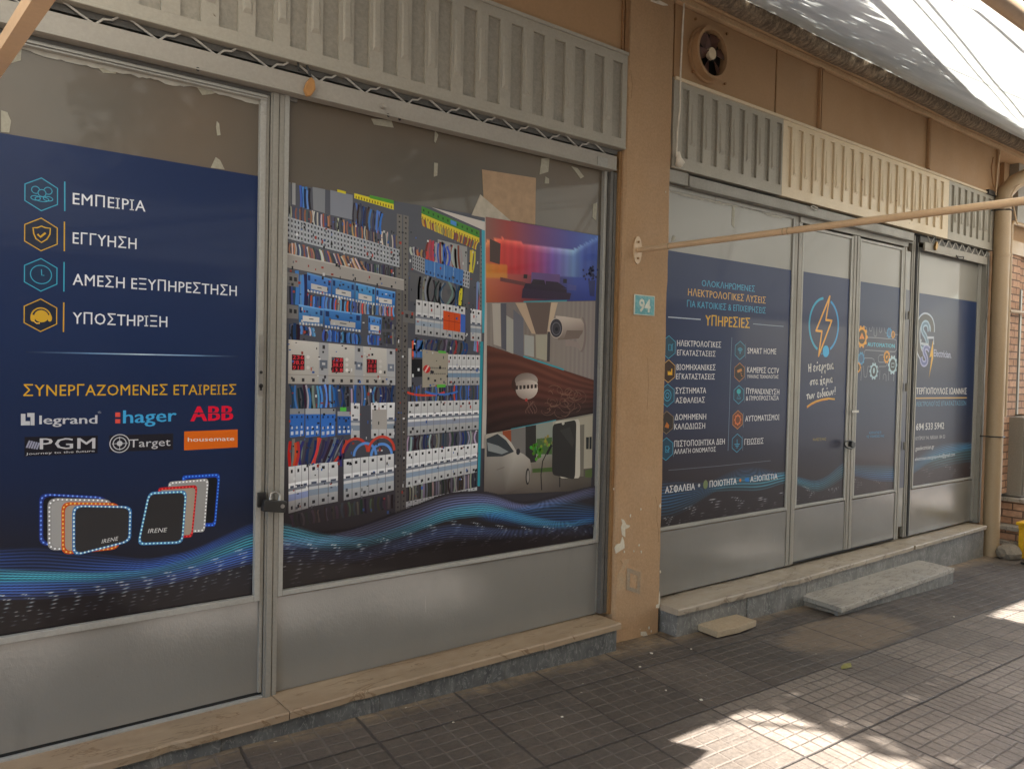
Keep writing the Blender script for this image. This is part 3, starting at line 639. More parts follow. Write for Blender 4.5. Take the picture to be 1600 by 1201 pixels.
wires([(60, 232), (545, 240)], [(70, 350), (540, 325)], 40, DRK+BLUE+[(150, 150, 155)], 0.0085, f=Z8, lean=10); wires([(60, 480), (345, 470)], [(60, 610), (285, 590)], 22, RED+DRK, 0.010, f=Z8, lean=8)
wires([(610, 235), (930, 235)], [(610, 315), (930, 305)], 30, DRK+[(190, 60, 60), (60, 100, 180)], 0.0065, f=Z8); wires([(605, 465), (925, 440)], [(600, 545), (925, 505)], 26, DRK+[(160, 160, 165)], 0.008, f=Z8)
wires([(600, 690), (920, 630)], [(600, 770), (920, 710)], 30, [(100, 98, 100), (40, 38, 42), (130, 128, 130)], 0.008, f=Z8); wires([(60, 825), (540, 730)], [(70, 890), (540, 800)], 34, [(80, 76, 78), (40, 38, 40), (60, 58, 60)], 0.009, f=Z8)
wires([(290, 480), (320, 480)], [(290, 610), (315, 610)], 3, DRK+BLUE, 0.009, f=Z8)
Lq(6)
# steel uprights with holes
for q in ([Z7(785, 265), Z7(820, 272), Z8(572, 830), Z8(548, 835)], [Z7(826, 272), Z7(862, 282), Z8(598, 826), Z8(575, 830)], [Z7(1322, 470), Z7(1342, 475), Z8(935, 700), Z8(925, 702)]):
    pM.quad('picture', q, (0, 1, 0, 1), (118, 114, 110))
    for k in range(58): pM.quad('picture', q, (0.35, 0.62, (k+0.3)/58, (k+0.62)/58), (48, 45, 46))
# cable duct, terminal strips
pM.quad('picture', [Z7(75, 518), Z7(830, 690), Z7(832, 762), Z7(75, 612)], (0, 1, 0, 1), (146, 141, 136)); pM.quad('picture', [Z7(75, 518), Z7(830, 690), Z7(832, 762), Z7(75, 612)], (0, 1, 0, 0.1), (172, 168, 162))
tb = [Z7(75, 283), Z7(802, 498), Z7(802, 612), Z7(75, 425)]
pM.quad('picture', tb, (0, 1, 0, 1), (160, 163, 168))
for i in range(34):
    for j in range(4): pM.quad('picture', tb, ((i+.25)/34, (i+.68)/34, 0.08+j*0.235, 0.20+j*0.235), jit((52, 54, 60), 8))
    pM.quad('picture', tb, ((i+.92)/34, (i+1.0)/34, 0, 1), (118, 120, 126))
for q, ni in (([Z7(885, 525), Z7(966, 555), Z7(966, 655), Z7(885, 620)], 6), ([Z7(1213, 628), Z7(1257, 642), Z7(1253, 748), Z7(1208, 732)], 3)):
    pM.quad('picture', q, (0, 1, 0, 1), (160, 162, 166))
    for i in range(ni):
        for j in range(4): pM.quad('picture', q, ((i+.25)/ni, (i+.7)/ni, 0.08+j*0.235, 0.22+j*0.235), (50, 50, 56))
def blue_block(q, teeth=8, label=True):
    j_ = jit(BL_, 8); pM.quad('picture', q, (0, 1, 0, 1), (tuple(v+18 for v in j_), tuple(max(v-26, 0) for v in j_))); pM.quad('picture', q, (0, 1, 0.0, 0.07), (105, 155, 205))
    if label: pM.quad('picture', q, (0.16, 0.84, 0.52, 0.82), (190, 188, 184)); pM.quad('picture', q, (0.42, 0.6, 0.63, 0.69), (90, 90, 95))
    for i in range(teeth): pM.quad('picture', q, ((i+.15)/teeth, (i+.8)/teeth, 0.88, 1.0), (185, 186, 184))
    for u in (0.3, 0.68): pM.quad('picture', q, (u, u+0.08, 0.24, 0.36), (35, 60, 100))
    for u in (0.03, 0.86): pM.quad('picture', q, (u, u+0.1, 0.12, 0.4), (30, 50, 95))
for q in ([Z7(205, 645), Z7(363, 688), Z7(360, 800), Z7(205, 768)], [Z7(368, 680), Z7(512, 712), Z7(512, 832), Z7(366, 802)], [Z7(518, 712), Z7(645, 742), Z7(643, 858), Z7(516, 834)], [Z7(650, 745), Z7(775, 770), Z7(772, 872), Z7(648, 856)],
          [Z7(150, 850), Z7(312, 880), Z7(308, 992), Z7(152, 982)], [Z7(600, 922), Z7(686, 938), Z7(682, 1045), Z7(602, 1035)]): blue_block(q)
blue_block([Z7(316, 878), Z7(557, 912), Z7(553, 1030), Z7(318, 1000)], 12)
for q in ([Z7(75, 640), Z7(150, 655), Z7(150, 740), Z7(75, 730)], [Z7(75, 850), Z7(148, 862), Z7(148, 945), Z7(75, 940)], [Z7(825, 885), Z7(900, 900), Z7(900, 975), Z7(825, 965)]):
    pM.quad('picture', q, (0, 1, 0, 1), (112, 110, 110)); pM.quad('picture', q, (0.2, 0.45, 0.3, 0.6), (45, 44, 48)); pM.quad('picture', q, (0.6, 0.85, 0.3, 0.6), (45, 44, 48))
pM.quad('picture', [Z7(690, 1010), Z7(770, 1010), Z7(770, 1030), Z7(690, 1030)], (0, 1, 0, 1), (90, 90, 96))
# top strips
pM.poly('picture', [Z7(510, 133), Z7(765, 200), Z7(765, 240), Z7(510, 165)], (205, 190, 50)); pM.poly('picture', [Z7(610, 145), Z7(765, 180), Z7(765, 204), Z7(610, 165)], (85, 155, 55)); pM.poly('picture', [Z7(400, 108), Z7(455, 122), Z7(455, 138), Z7(400, 125)], (205, 190, 50))
for k in range(14): pM.quad('picture', [Z7(515, 148), Z7(760, 216), Z7(760, 234), Z7(515, 164)], ((k+.2)/14, (k+.6)/14, 0, 1), (110, 95, 25))
gq = [Z7(945, 216), Z7(1320, 376), Z7(1318, 452), Z7(945, 296)]
pM.quad('picture', gq, (0, 1, 0, 0.6), (72, 140, 48)); pM.quad('picture', gq, (0, 1, 0.6, 1.0), (200, 180, 50))
for k in range(22): pM.quad('picture', gq, ((k+.2)/22, (k+.62)/22, 0.82, 1.0), (140, 110, 35))
for k in range(12): pM.quad('picture', gq, ((k+.3)/12, (k+.6)/12, 0.18, 0.38), (35, 80, 30))
pM.quad('picture', gq, (0.5, 0.6, 0.1, 0.45), (70, 130, 190))
wires([(945, 290), (1315, 445)], [(955, 345), (1300, 500)], 44, [(205, 180, 60), (190, 150, 50), (140, 60, 45)], 0.0055, lean=4)
bq = [Z7(966, 558), Z7(1216, 630), Z7(1210, 732), Z7(966, 656)]
pM.quad('picture', bq, (0, 1, 0, 1), (66, 118, 180))
for k in range(10):
    pM.quad('picture', bq, ((k+.3)/10, (k+.7)/10, 0.72, 0.88), (25, 50, 95)); pM.quad('picture', bq, (k/10, (k+.06)/10, 0, 1), (35, 75, 130))
for k in (0.25, 0.5, 0.74): pM.quad('picture', bq, (k, k+0.012, 0, 1), (150, 185, 215))
# breaker banks
def bank(q, n, body=GR, mid=(120, 125, 135), holes=True, tint=None):
    pM.quad('picture', q, (0, 1, 0, 1), (tuple(min(255, v+14) for v in body), tuple(v-34 for v in body))); pM.quad('picture', q, (0, 1, 0.36, 0.66), (tuple(min(255, v+22) for v in body), tuple(v-16 for v in body))); pM.quad('picture', q, (0, 1, 0.47, 0.53), mid)
    pM.quad('picture', q, (0, 1, 0.60, 0.74), tint or (140, 152, 166))
    for k in range(n):
        if k: pM.quad('picture', q, ((k-.03)/n, (k+.03)/n, 0, 1), (110, 110, 114))
        pM.quad('picture', q, ((k+.25)/n, (k+.8)/n, 0.42, 0.47), (75, 80, 95))
        if holes:
            for t in (0.07, 0.86): pM.quad('picture', q, ((k+.34)/n, (k+.64)/n, t, t+0.075), (42, 40, 44))
bank([Z7(910, 820), Z7(1227, 870), Z7(1225, 1085), Z7(904, 1043)], 8)
oq = [Z7(1085, 890), Z7(1197, 912), Z7(1195, 1030), Z7(1084, 1013)]
pM.quad('picture', oq, (0, 1, 0, 1), (205, 80, 32)); pM.quad('picture', oq, (0, 1, 0.48, 0.52), (150, 50, 25)); [pM.quad('picture', oq, (k, k+0.02, 0, 1), (150, 50, 25)) for k in (0.33, 0.66)]
pM.quad('picture', [Z7(1197, 912), Z7(1228, 918), Z7(1227, 1034), Z7(1196, 1030)], (0, 1, 0, 1), (65, 100, 180))
bank([Z7(1262, 878), Z7(1332, 890), Z7(1330, 1090), Z7(1262, 1085)], 2)
meters = [Z8(60, 30), Z8(548, 75), Z8(548, 238), Z8(58, 232)]
pM.quad('picture', meters, (0, 1, 0, 1), ((216, 212, 205), (182, 176, 168)))
for a, b_ in ((0.285, 0.375), (0.62, 0.70), (0.92, 1.0)):
    pM.quad('picture', meters, (a, b_, 0, 1), (160, 160, 162)); pM.quad('picture', meters, (a+0.01, b_-0.01, 0.42, 0.62), (105, 112, 125)); pM.quad('picture', meters, (a+0.03, b_-0.03, 0.48, 0.54), (200, 200, 200))
for u in (0.05, 0.14, 0.235, 0.33, 0.42, 0.5, 0.59, 0.66, 0.74, 0.82, 0.885, 0.96): pM.quad('picture', meters, (u-0.012, u+0.012, 0.87, 0.95), (55, 52, 55))
for u in (0.33, 0.66, 0.96): pM.quad('picture', meters, (u-0.012, u+0.012, 0.06, 0.15), (55, 52, 55))
pM.quad('picture', meters, (0, 1, 0.78, 0.80), (140, 136, 132))
for (a, b_, c_, d_), tx in (((75, 98, 133, 170), ('236', '98.0', '918')), ((257, 110, 311, 181), ('228', '38.0', '13.8')), ((417, 118, 464, 183), ('231', '38.0', '30.0'))):
    pM.quad('picture', [Z8(a, b_), Z8(c_, b_+4), Z8(c_, d_), Z8(a, d_)], (0, 1, 0, 1), (60, 22, 28))
    for k, t in enumerate(tx):
        y = b_+(d_-b_)*(k+0.92)/3.05; pM.text('picture', t, Z8(a+4, y), Z8(c_-4, y+1), (d_-b_)/3*0.3415*0.72, (215, 60, 70), 0.03)
    for k in range(3): pM.disc('picture', Z8(c_+16, b_+12+k*24), 0.007, (205, 200, 195))
bank([Z8(345, 320), Z8(386, 322), Z8(385, 490), Z8(345, 490)], 1); bank([Z8(437, 320), Z8(546, 318), Z8(542, 480), Z8(438, 482)], 3)
pM.quad('picture', [Z8(442, 350), Z8(510, 350), Z8(510, 440), Z8(442, 440)], (0, 1, 0, 1), (170, 165, 160))
for k in range(4):
    q = [Z8(66+k*71, 345), Z8(133+k*71, 346), Z8(131+k*71, 470), Z8(66+k*71, 478)] if k < 3 else [Z8(284, 358), Z8(345, 360), Z8(345, 464), Z8(284, 466)]
    pM.quad('picture', q, (0, 1, 0, 0.22), (150, 152, 156)); pM.quad('picture', q, (0, 1, 0.2, 1), (52, 100, 172))
    for i in range(3):
        pM.quad('picture', q, ((i+.2)/3, (i+.75)/3, 0.8, 0.92), (190, 200, 210)); pM.quad('picture', q, ((i+.3)/3, (i+.62)/3, 0.63, 0.72), (200, 205, 212)); pM.quad('picture', q, ((i+.3)/3, (i+.62)/3, 0.26, 0.34), (25, 45, 90))
pM.quad('picture', [Z8(296, 340), Z8(324, 340), Z8(324, 358), Z8(296, 358)], (0, 1, 0, 1), (80, 170, 70))
for (cx, cy, r, c_) in ((365, 545, 0.055, (190, 70, 55)), (410, 560, 0.05, (95, 140, 205)), (485, 540, 0.06, (190, 70, 55)), (485, 560, 0.048, (90, 135, 200))): pM.ring('picture', Z8(cx, cy), r, 0.011, c_, 0, 180)
bank([Z8(60, 612), Z8(150, 600), Z8(150, 800), Z8(60, 825)], 3, tint=(130, 140, 175)); bank([Z8(153, 600), Z8(286, 588), Z8(285, 770), Z8(153, 795)], 3)
bank([Z8(312, 578), Z8(541, 552), Z8(541, 718), Z8(312, 766)], 6)
# right column
pM.quad('picture', [Z8(608, 70), Z8(622, 70), Z8(622, 245), Z8(606, 248)], (0, 1, 0, 1), (168, 166, 164)); pM.quad('picture', [Z8(622, 118), Z8(672, 120), Z8(672, 200), Z8(622, 202)], (0, 1, 0, 1), (30, 30, 34))
cq = [Z8(672, 75), Z8(790, 92), Z8(785, 240), Z8(672, 250)]
pM.quad('picture', cq, (0, 1, 0, 1), (168, 160, 145)); pM.disc('picture', Z8(692, 165), 0.0175, (190, 45, 45)); pM.line('picture', [Z8(684, 178), Z8(700, 150)], 0.007, (225, 190, 180))
for k in range(8): pM.quad('picture', cq, (0.32+k*0.08, 0.355+k*0.08, 0.45, 0.50), (60, 58, 60)); pM.quad('picture', cq, (0.32+k*0.08, 0.355+k*0.08, 0.62, 0.66), (60, 58, 60))
pM.quad('picture', [Z8(745, 80), Z8(780, 84), Z8(780, 94), Z8(745, 92)], (0, 1, 0, 1), (90, 170, 70)); pM.quad('picture', [Z8(738, 236), Z8(778, 235), Z8(778, 248), Z8(738, 250)], (0, 1, 0, 1), (90, 170, 70))
bank([Z8(790, 98), Z8(936, 102), Z8(933, 238), Z8(788, 240)], 7, tint=(130, 155, 180))
for cx, cy, r, c_ in ((690, 262, 0.10, (200, 70, 50)), (760, 258, 0.09, (70, 120, 200))): pM.ring('picture', Z8(cx, cy), r, 0.009, c_, 200, 340, ry=0.022)
bank([Z8(608, 314), Z8(932, 306), Z8(929, 440), Z8(604, 470)], 11, tint=(135, 142, 158)); bank([Z8(600, 542), Z8(925, 504), Z8(921, 636), Z8(597, 706)], 11, tint=(135, 150, 168))
bank([Z8(597, 772), Z8(922, 704), Z8(921, 752), Z8(597, 822)], 11)
pM.poly('picture', [Z8(937, 40), Z8(950, 40), Z8(935, 700), Z8(924, 700)], (52, 150, 165))
pM.poly('picture', [(752, 345), (757.5, 346), (762, 480), (760, 520), (753, 520)], (66, 160, 180))
for k in range(700):                             # small fittings, screws, ferrules and glints
    x_, y_ = random.uniform(80, 1310), random.uniform(290, 2400); f_ = Z7(x_, y_)
    if f_[1] < 290+(f_[0]-448)*0.30 or f_[1] > 800: continue
    r_x, r_z = random.uniform(0.0012, 0.005), random.uniform(0.0015, 0.007); x, z = W(*f_)
    pM.wpoly('picture', [(x-r_x, z-r_z), (x+r_x, z-r_z), (x+r_x, z+r_z), (x-r_x, z+r_z)], random.choice([(40, 40, 46), (50, 48, 55), (205, 205, 205), (90, 92, 100), (60, 90, 150), (30, 30, 34), (150, 60, 50)]), 30+k % 6)
# white upper-right margin and curling corner
pM.poly('picture', [Z7(1010, 224), Z7(1060, 238), Z7(1400, 330), Z7(1395, 380), Z7(1345, 372)], (196, 188, 180))
pM.poly('picture', [(757, 340), (771, 342), (765, 478), (758, 700), (752, 700), (757, 480)], (176, 168, 160))
Lq(38)
# the four pictures on the right, each a gradient image clipped to its own outline
def pic(q, nx, ny, fn):
    q = [np.array(p, float) for p in q]; V = []; C = []
    for j in range(ny+1):
        for i in range(nx+1):
            s_, t_ = i/nx, j/ny; p = (q[0]*(1-s_)+q[1]*s_)*(1-t_)+(q[3]*(1-s_)+q[2]*s_)*t_; V.append(W(*p)); C.append(fn(s_, t_))
    pM._put('picture', V, [(j*(nx+1)+i, j*(nx+1)+i+1, (j+1)*(nx+1)+i+1, (j+1)*(nx+1)+i) for j in range(ny) for i in range(nx)], np.array(C))
def ip(t, st): return np.array([np.interp(t, [a for a, _ in st], [c[k] for _, c in st]) for k in range(3)])
def room(s, t):
    up = ip(s, [(0, (130, 90, 80)), (0.2, (150, 62, 60)), (0.5, (104, 64, 116)), (0.75, (78, 80, 150)), (1, (70, 105, 175))])
    wl = ip(s, [(0, (190, 110, 70)), (0.12, (200, 60, 50)), (0.3, (190, 50, 60)), (0.45, (165, 62, 110)), (0.6, (120, 90, 170)), (0.78, (110, 140, 190)), (0.88, (70, 90, 170)), (1, (60, 85, 165))])
    fl = ip(s, [(0, (170, 95, 65)), (0.3, (140, 62, 60)), (0.55, (70, 48, 78)), (0.8, (52, 66, 135)), (1, (42, 60, 140))])
    edge = 0.27-0.10*math.sin(s*3) if s < 0.78 else 0.19-(s-0.78)*0.55
    edge = np.interp(s, [0, 0.15, 0.45, 0.78, 1.0], [0.28, 0.22, 0.27, 0.27, 0.02]); k = 0.04*math.cos(s*95)
    if t < edge: c = up
    elif t < 0.66: c = wl*(1+k-0.25*(t-edge))+np.array((50, 60, 40))*max(0, 1-(t-edge)/0.09)
    else: c = fl*(1.1-0.5*(t-0.66))
    if s < 0.2 and 0.55 < t < 0.72: c = c*0.4+np.array((205, 150, 50))*0.6
    return np.clip(c, 0, 255)
pic([(758, 339), (933.5, 368.5), (930, 469.5), (759, 473)], 60, 36, room)
def Z9(x, y): return (740+x*0.2332, 320+y*0.2332)
for P_, c_ in (([(105, 228), (178, 262), (172, 400), (105, 380)], (70, 52, 48)), ([(175, 485), (345, 520), (345, 545), (175, 512)], (105, 60, 60)), ([(385, 452), (575, 468), (572, 550), (382, 520)], (96, 72, 120)),
               ([(395, 498), (470, 505), (480, 540), (380, 530)], (40, 28, 42)), ([(480, 510), (560, 518), (625, 562), (480, 548)], (42, 30, 48)), ([(345, 525), (480, 540), (620, 565), (620, 590), (330, 560)], (46, 34, 52)),
               ([(325, 560), (650, 592), (640, 636), (318, 625)], (54, 40, 62)), ([(332, 465), (357, 468), (355, 495), (330, 492)], (30, 22, 28)), ([(597, 496), (622, 498), (620, 526), (596, 524)], (28, 24, 40)),
               ([(625, 532), (685, 540), (684, 575), (622, 570)], (74, 78, 140)), ([(765, 510), (812, 505), (805, 615), (775, 610)], (36, 44, 92))):
    pM.poly('picture', [Z9(*p) for p in P_], c_)
for k in range(40): pM.disc('picture', Z9(785+random.gauss(0, 18), 455+random.gauss(0, 28)), 0.007, (32, 38, 80), lay=52+k % 3, n=6)
Lq(56)
def cctv(s, t):
    k = 0.05*math.cos(s*150)
    c = ip(s, [(0, (150, 140, 132)), (0.2, (132, 124, 122)), (0.45, (140, 128, 118)), (0.6, (150, 140, 132)), (1, (150, 140, 136))])*(1+k)
    return np.clip(c, 0, 255)
pic([Z9(85, 655), Z9(812, 645), Z9(800, 1172), Z9(85, 938)], 50, 12, cctv)
for P_, c_ in (([(120, 660), (175, 660), (180, 950), (130, 935)], (176, 168, 158)), ([(178, 660), (215, 660), (215, 975), (182, 960)], (84, 84, 92)), ([(215, 740), (262, 770), (262, 1000), (215, 978)], (160, 158, 150)),
               ([(262, 700), (330, 760), (330, 1020), (262, 990)], (96, 96, 104)), ([(345, 655), (515, 655), (490, 865), (412, 865)], (96, 82, 76)), ([(275, 657), (345, 657), (412, 865), (385, 862)], (172, 150, 128)),
               ([(515, 655), (560, 655), (505, 865), (487, 865)], (176, 156, 134)), ([(410, 870), (490, 870), (490, 1045), (415, 1025)], (168, 162, 145)), ([(335, 870), (400, 880), (400, 1020), (335, 1005)], (150, 150, 145)),
               ([(490, 850), (510, 850), (505, 1052), (486, 1048)], (78, 72, 74))):
    pM.poly('picture', [Z9(*p) for p in P_], c_)
Lq(60)
pM.disc('picture', Z9(722, 870), 0.030, (120, 108, 104), ry=0.088); pM.disc('picture', Z9(712, 865), 0.026, (158, 146, 138), ry=0.085)
pM.poly('picture', [Z9(*p) for p in ((610, 905), (640, 905), (700, 925), (715, 965), (690, 960), (650, 945), (612, 948))], (146, 132, 126))
pM.poly('picture', [Z9(*p) for p in ((545, 743), (600, 748), (715, 765), (735, 800), (725, 862), (690, 895), (560, 906))], [(196, 182, 170), (200, 186, 174), (186, 172, 160), (166, 150, 140), (132, 116, 108), (112, 98, 92), (120, 106, 98)])
pM.poly('picture', [Z9(*p) for p in ((620, 840), (730, 842), (700, 895), (600, 903))], (128, 112, 104))
pM.disc('picture', Z9(549, 826), 0.043, (60, 58, 64), ry=0.047); pM.ring('picture', Z9(549, 826), 0.0415, 0.004, (175, 162, 152), ry=0.047); pM.ring('picture', Z9(549, 830), 0.027, 0.004, (110, 108, 116), ry=0.030); pM.disc('picture', Z9(551, 833), 0.010, (36, 36, 44))
def ZB(x, y): return (740+x*0.2664, 560+y*0.2664)
def wood(s, t):
    k = 0.5+0.5*math.sin(t*46+3*math.sin(s*5)); c = ip(t, [(0, (104, 62, 50)), (0.5, (88, 52, 44)), (1, (50, 36, 34))])*(0.85+0.22*k)
    return c*(1-0.25*abs(s-0.6))
pic([Z9(85, 940), Z9(800, 1174), ZB(696, 320), ZB(74, 442)], 40, 60, wood)
pM.line('picture', [Z9(330, 1015), Z9(560, 1090), Z9(600, 1105)], 0.008, (60, 150, 165)); pM.line('picture', [ZB(215, 415), ZB(320, 395), ZB(480, 362)], 0.008, (60, 150, 165)); pM.line('picture', [Z9(330, 650), Z9(620, 643)], 0.006, (60, 150, 160))
for k in range(34):                              # thin smoke curls
    cx, cy = 510+random.uniform(-90, 110), 225+random.uniform(-60, 80); r = random.uniform(8, 46); a0 = random.uniform(0, 6)
    pM.line('picture', [ZB(cx+r*math.cos(a0+t*0.3), cy+r*0.8*math.sin(a0+t*0.3)+t*1.5) for t in range(12)], 0.0016, (128, 98, 84))
for k in range(5): pM.line('picture', [ZB(310+k*12+9*math.sin(t*0.7+k), 250+t*9) for t in range(9)], 0.002, (128, 98, 88))
def g3(v, a=(118, 104, 96), b_=(208, 196, 186)): return tuple(a[i]*(1-v)+b_[i]*v for i in range(3))
pM.ball('picture', ZB(296, 150), 0.080, 0.052, lambda u, v: (64, 42, 36))
pM.ball('picture', ZB(306, 128), 0.070, 0.036, lambda u, v: g3(min(1, max(0, 0.45+0.25*u-0.25*v))))
pM.ball('picture', ZB(308, 178), 0.068, 0.050, lambda u, v: g3(min(1, max(0, 0.72-0.45*abs(v)+0.22*u))))
pM.ball('picture', ZB(308, 150), 0.0675, 0.020, lambda u, v: g3(0.55+0.3*u))
for k in range(6): pM.quad('picture', [ZB(240, 160), ZB(372, 150), ZB(372, 172), ZB(240, 182)], (k/6+.02, (k+.72)/6, 0, 1), (52, 42, 42))
pM.disc('picture', ZB(305, 242), 0.008, (170, 60, 55))
def drive(s, t): return ip(t, [(0, (170, 165, 150)), (0.45, (140, 140, 128)), (0.6, (118, 110, 100)), (1, (100, 92, 84))])*(1-0.12*math.cos(s*7))
pic([ZB(74, 442), ZB(696, 322), ZB(684, 770), ZB(60, 800)], 24, 24, drive)
for P_, c_ in (([(165, 425), (215, 418), (218, 500), (170, 480)], (150, 78, 50)), ([(215, 415), (300, 400), (300, 600), (218, 560)], (120, 116, 112)), ([(300, 398), (362, 388), (362, 605), (300, 612)], (50, 48, 46)), ([(362, 388), (460, 368), (460, 520), (365, 520)], (150, 156, 146)),
               ([(365, 470), (455, 460), (455, 560), (365, 560)], (70, 95, 55)), ([(600, 350), (692, 332), (690, 640), (600, 650)], (165, 158, 142)), ([(610, 390), (645, 385), (640, 690), (606, 690)], (120, 114, 104)), ([(655, 460), (672, 460), (670, 530), (655, 530)], (40, 42, 44)),
               ([(675, 458), (688, 458), (687, 530), (674, 530)], (40, 42, 44)), ([(340, 645), (456, 636), (456, 662), (340, 668)], (76, 96, 52)), ([(650, 655), (690, 645), (690, 695), (650, 695)], (84, 98, 58))):
    pM.poly('picture', [ZB(*p) for p in P_], c_)
for k in range(26): pM.disc('picture', ZB(370+random.gauss(0, 16), 552+random.gauss(0, 26)), 0.009, jit((70, 130, 45), 18), lay=84+k % 4, n=7)
for k in range(16): pM.disc('picture', ZB(420+random.gauss(0, 24), 485+random.gauss(0, 14)), 0.008, jit((120, 130, 60), 18), lay=84+k % 4, n=7)
Lq(89)
pM.poly('picture', [ZB(*p) for p in ((62, 445), (130, 432), (175, 450), (215, 490), (245, 540), (290, 560), (325, 590), (335, 640), (325, 700), (300, 745), (180, 790), (55, 800))], [(176, 170, 160), (186, 180, 170), (196, 190, 180), (200, 194, 184), (196, 190, 180), (186, 178, 168), (176, 168, 158), (150, 142, 132), (132, 122, 112), (122, 112, 102), (112, 102, 94), (110, 100, 92)])
pM.poly('picture', [ZB(*p) for p in ((70, 470), (135, 440), (185, 478), (232, 545), (165, 572), (72, 575))], (62, 66, 70)); pM.poly('picture', [ZB(*p) for p in ((75, 490), (140, 510), (200, 545), (160, 560), (80, 540))], (130, 134, 134))
pM.disc('picture', ZB(256, 545), 0.012, (44, 44, 48), ry=0.015); pM.disc('picture', ZB(312, 690), 0.013, (44, 42, 42), ry=0.040); pM.disc('picture', ZB(314, 690), 0.008, (128, 122, 116), ry=0.030); pM.line('picture', [ZB(130, 652), ZB(175, 635)], 0.004, (110, 102, 96))
for q, c_ in (([(468, 370), (618, 352), (620, 700), (500, 700)], (182, 176, 164)), ([(458, 385), (598, 358), (590, 708), (455, 680)], (48, 46, 44))): pM.poly('picture', rrect(*[ZB(*p) for p in q], 0.12), c_)
pM.poly('picture', [ZB(*p) for p in ((500, 420), (560, 400), (585, 480), (575, 520))], (60, 58, 56)); pM.disc('picture', ZB(520, 378), 0.009, (180, 174, 164))
pM.line('picture', [ZB(455, 510), ZB(430, 540), ZB(400, 600), ZB(390, 680), ZB(394, 770)], 0.006, (46, 44, 44)); pM.line('picture', [ZB(452, 505), ZB(425, 560)], 0.014, (40, 38, 38)); pM.line('picture', [ZB(500, 695), ZB(500, 752)], 0.007, (52, 50, 50))
# waves swept over the lower part of the photograph
pM.post = None; pM.var = 0.0
def kM(px, py): return (py > smooth([(440, 838), (560, 826), (620, 800), (700, 768), (760, 766), (820, 788), (880, 770), (930, 757)], px)) & (py < 858+0*px)
def inkM(px, py):
    under = vgrad(px, py, baseM); return wave_ink(px, py, under*0.9, bandsM)
pM.grid('picture', np.linspace(mx0+0.002, mx1-0.002, 300), np.arange(zb+0.06, zb+0.36, 0.0028), inkM, 110, kM)

# ============ right-hand films
navyR = [(390, (42, 54, 86)), (560, (44, 56, 86)), (660, (52, 56, 78)), (740, (60, 54, 58)), (830, (46, 40, 40))]
def film(x0, x1, bands, stops, zt, zb=1.4-0.8755, nx=150, step=0.004):
    p = Print(-0.002)
    p.grid('poster', np.linspace(x0, x1, nx), rows(zb, zt, zb+0.01, zb+0.34, step, 0.05), lambda px, py: wave_ink(px, py, vgrad(px, py, stops), bands), 0)
    return p
pR1 = film(3.275, 4.535, [
 ([(1030, 752), (1070, 748), (1100, 757), (1140, 735), (1170, 725), (1228, 740)], [(1030, 812), (1060, 806), (1090, 785), (1130, 760), (1170, 757), (1228, 742)], (60, 90, 130), (55, 125, 175), 11, 0.7, 0.2, 'line'),
 ([(1100, 752), (1150, 742), (1190, 742), (1228, 733)], [(1100, 770), (1150, 766), (1190, 768), (1228, 752)], (90, 160, 180), (70, 130, 150), 5, 0.7, 0.2, 'line'),
 ([(1030, 812), (1080, 785), (1130, 772), (1180, 778), (1228, 765)], [(1030, 835), (1080, 822), (1130, 812), (1180, 805), (1228, 790)], (150, 160, 170), (100, 95, 95), 8, 0.6, 0.3, 'dash')], navyR, 1.4+0.652)
p = pR1
def ZC(x, y): return (1020+x*0.19983, 380+y*0.19983)
def ZD(x, y): return (1020+x*0.19983, 600+y*0.19983)
TE, GO, WH, OR = (80, 158, 188), (212, 172, 102), (222, 220, 220), (170, 105, 70)
p.text('lettering', 'ΟΛΟΚΛΗΡΩΜΕΝΕΣ', ZC(380, 335), ZC(795, 380), 9.6, TE, 0.02)
p.text('lettering', 'ΗΛΕΚΤΡΟΛΟΓΙΚΕΣ ΛΥΣΕΙΣ', ZC(273, 408), ZC(880, 472), 11.0, GO, 0.02)
p.text('lettering', 'ΓΙΑ ΚΑΤΟΙΚΙΕΣ & ΕΠΙΧΕΙΡΗΣΕΙΣ', ZC(265, 497), ZC(880, 550), 10.2, TE, 0.02)
p.text('lettering', 'ΥΠΗΡΕΣΙΕΣ', ZC(408, 642), ZC(755, 664), 16.0, (214, 172, 70), 0.03)
p.new('lettering'); p.line('lettering', [ZC(118, 577), ZC(372, 596)], 0.0055, (190, 200, 210)); p.new('lettering'); p.line('lettering', [ZC(782, 630), ZC(900, 641), ZC(1020, 650)], 0.004, (150, 165, 180))
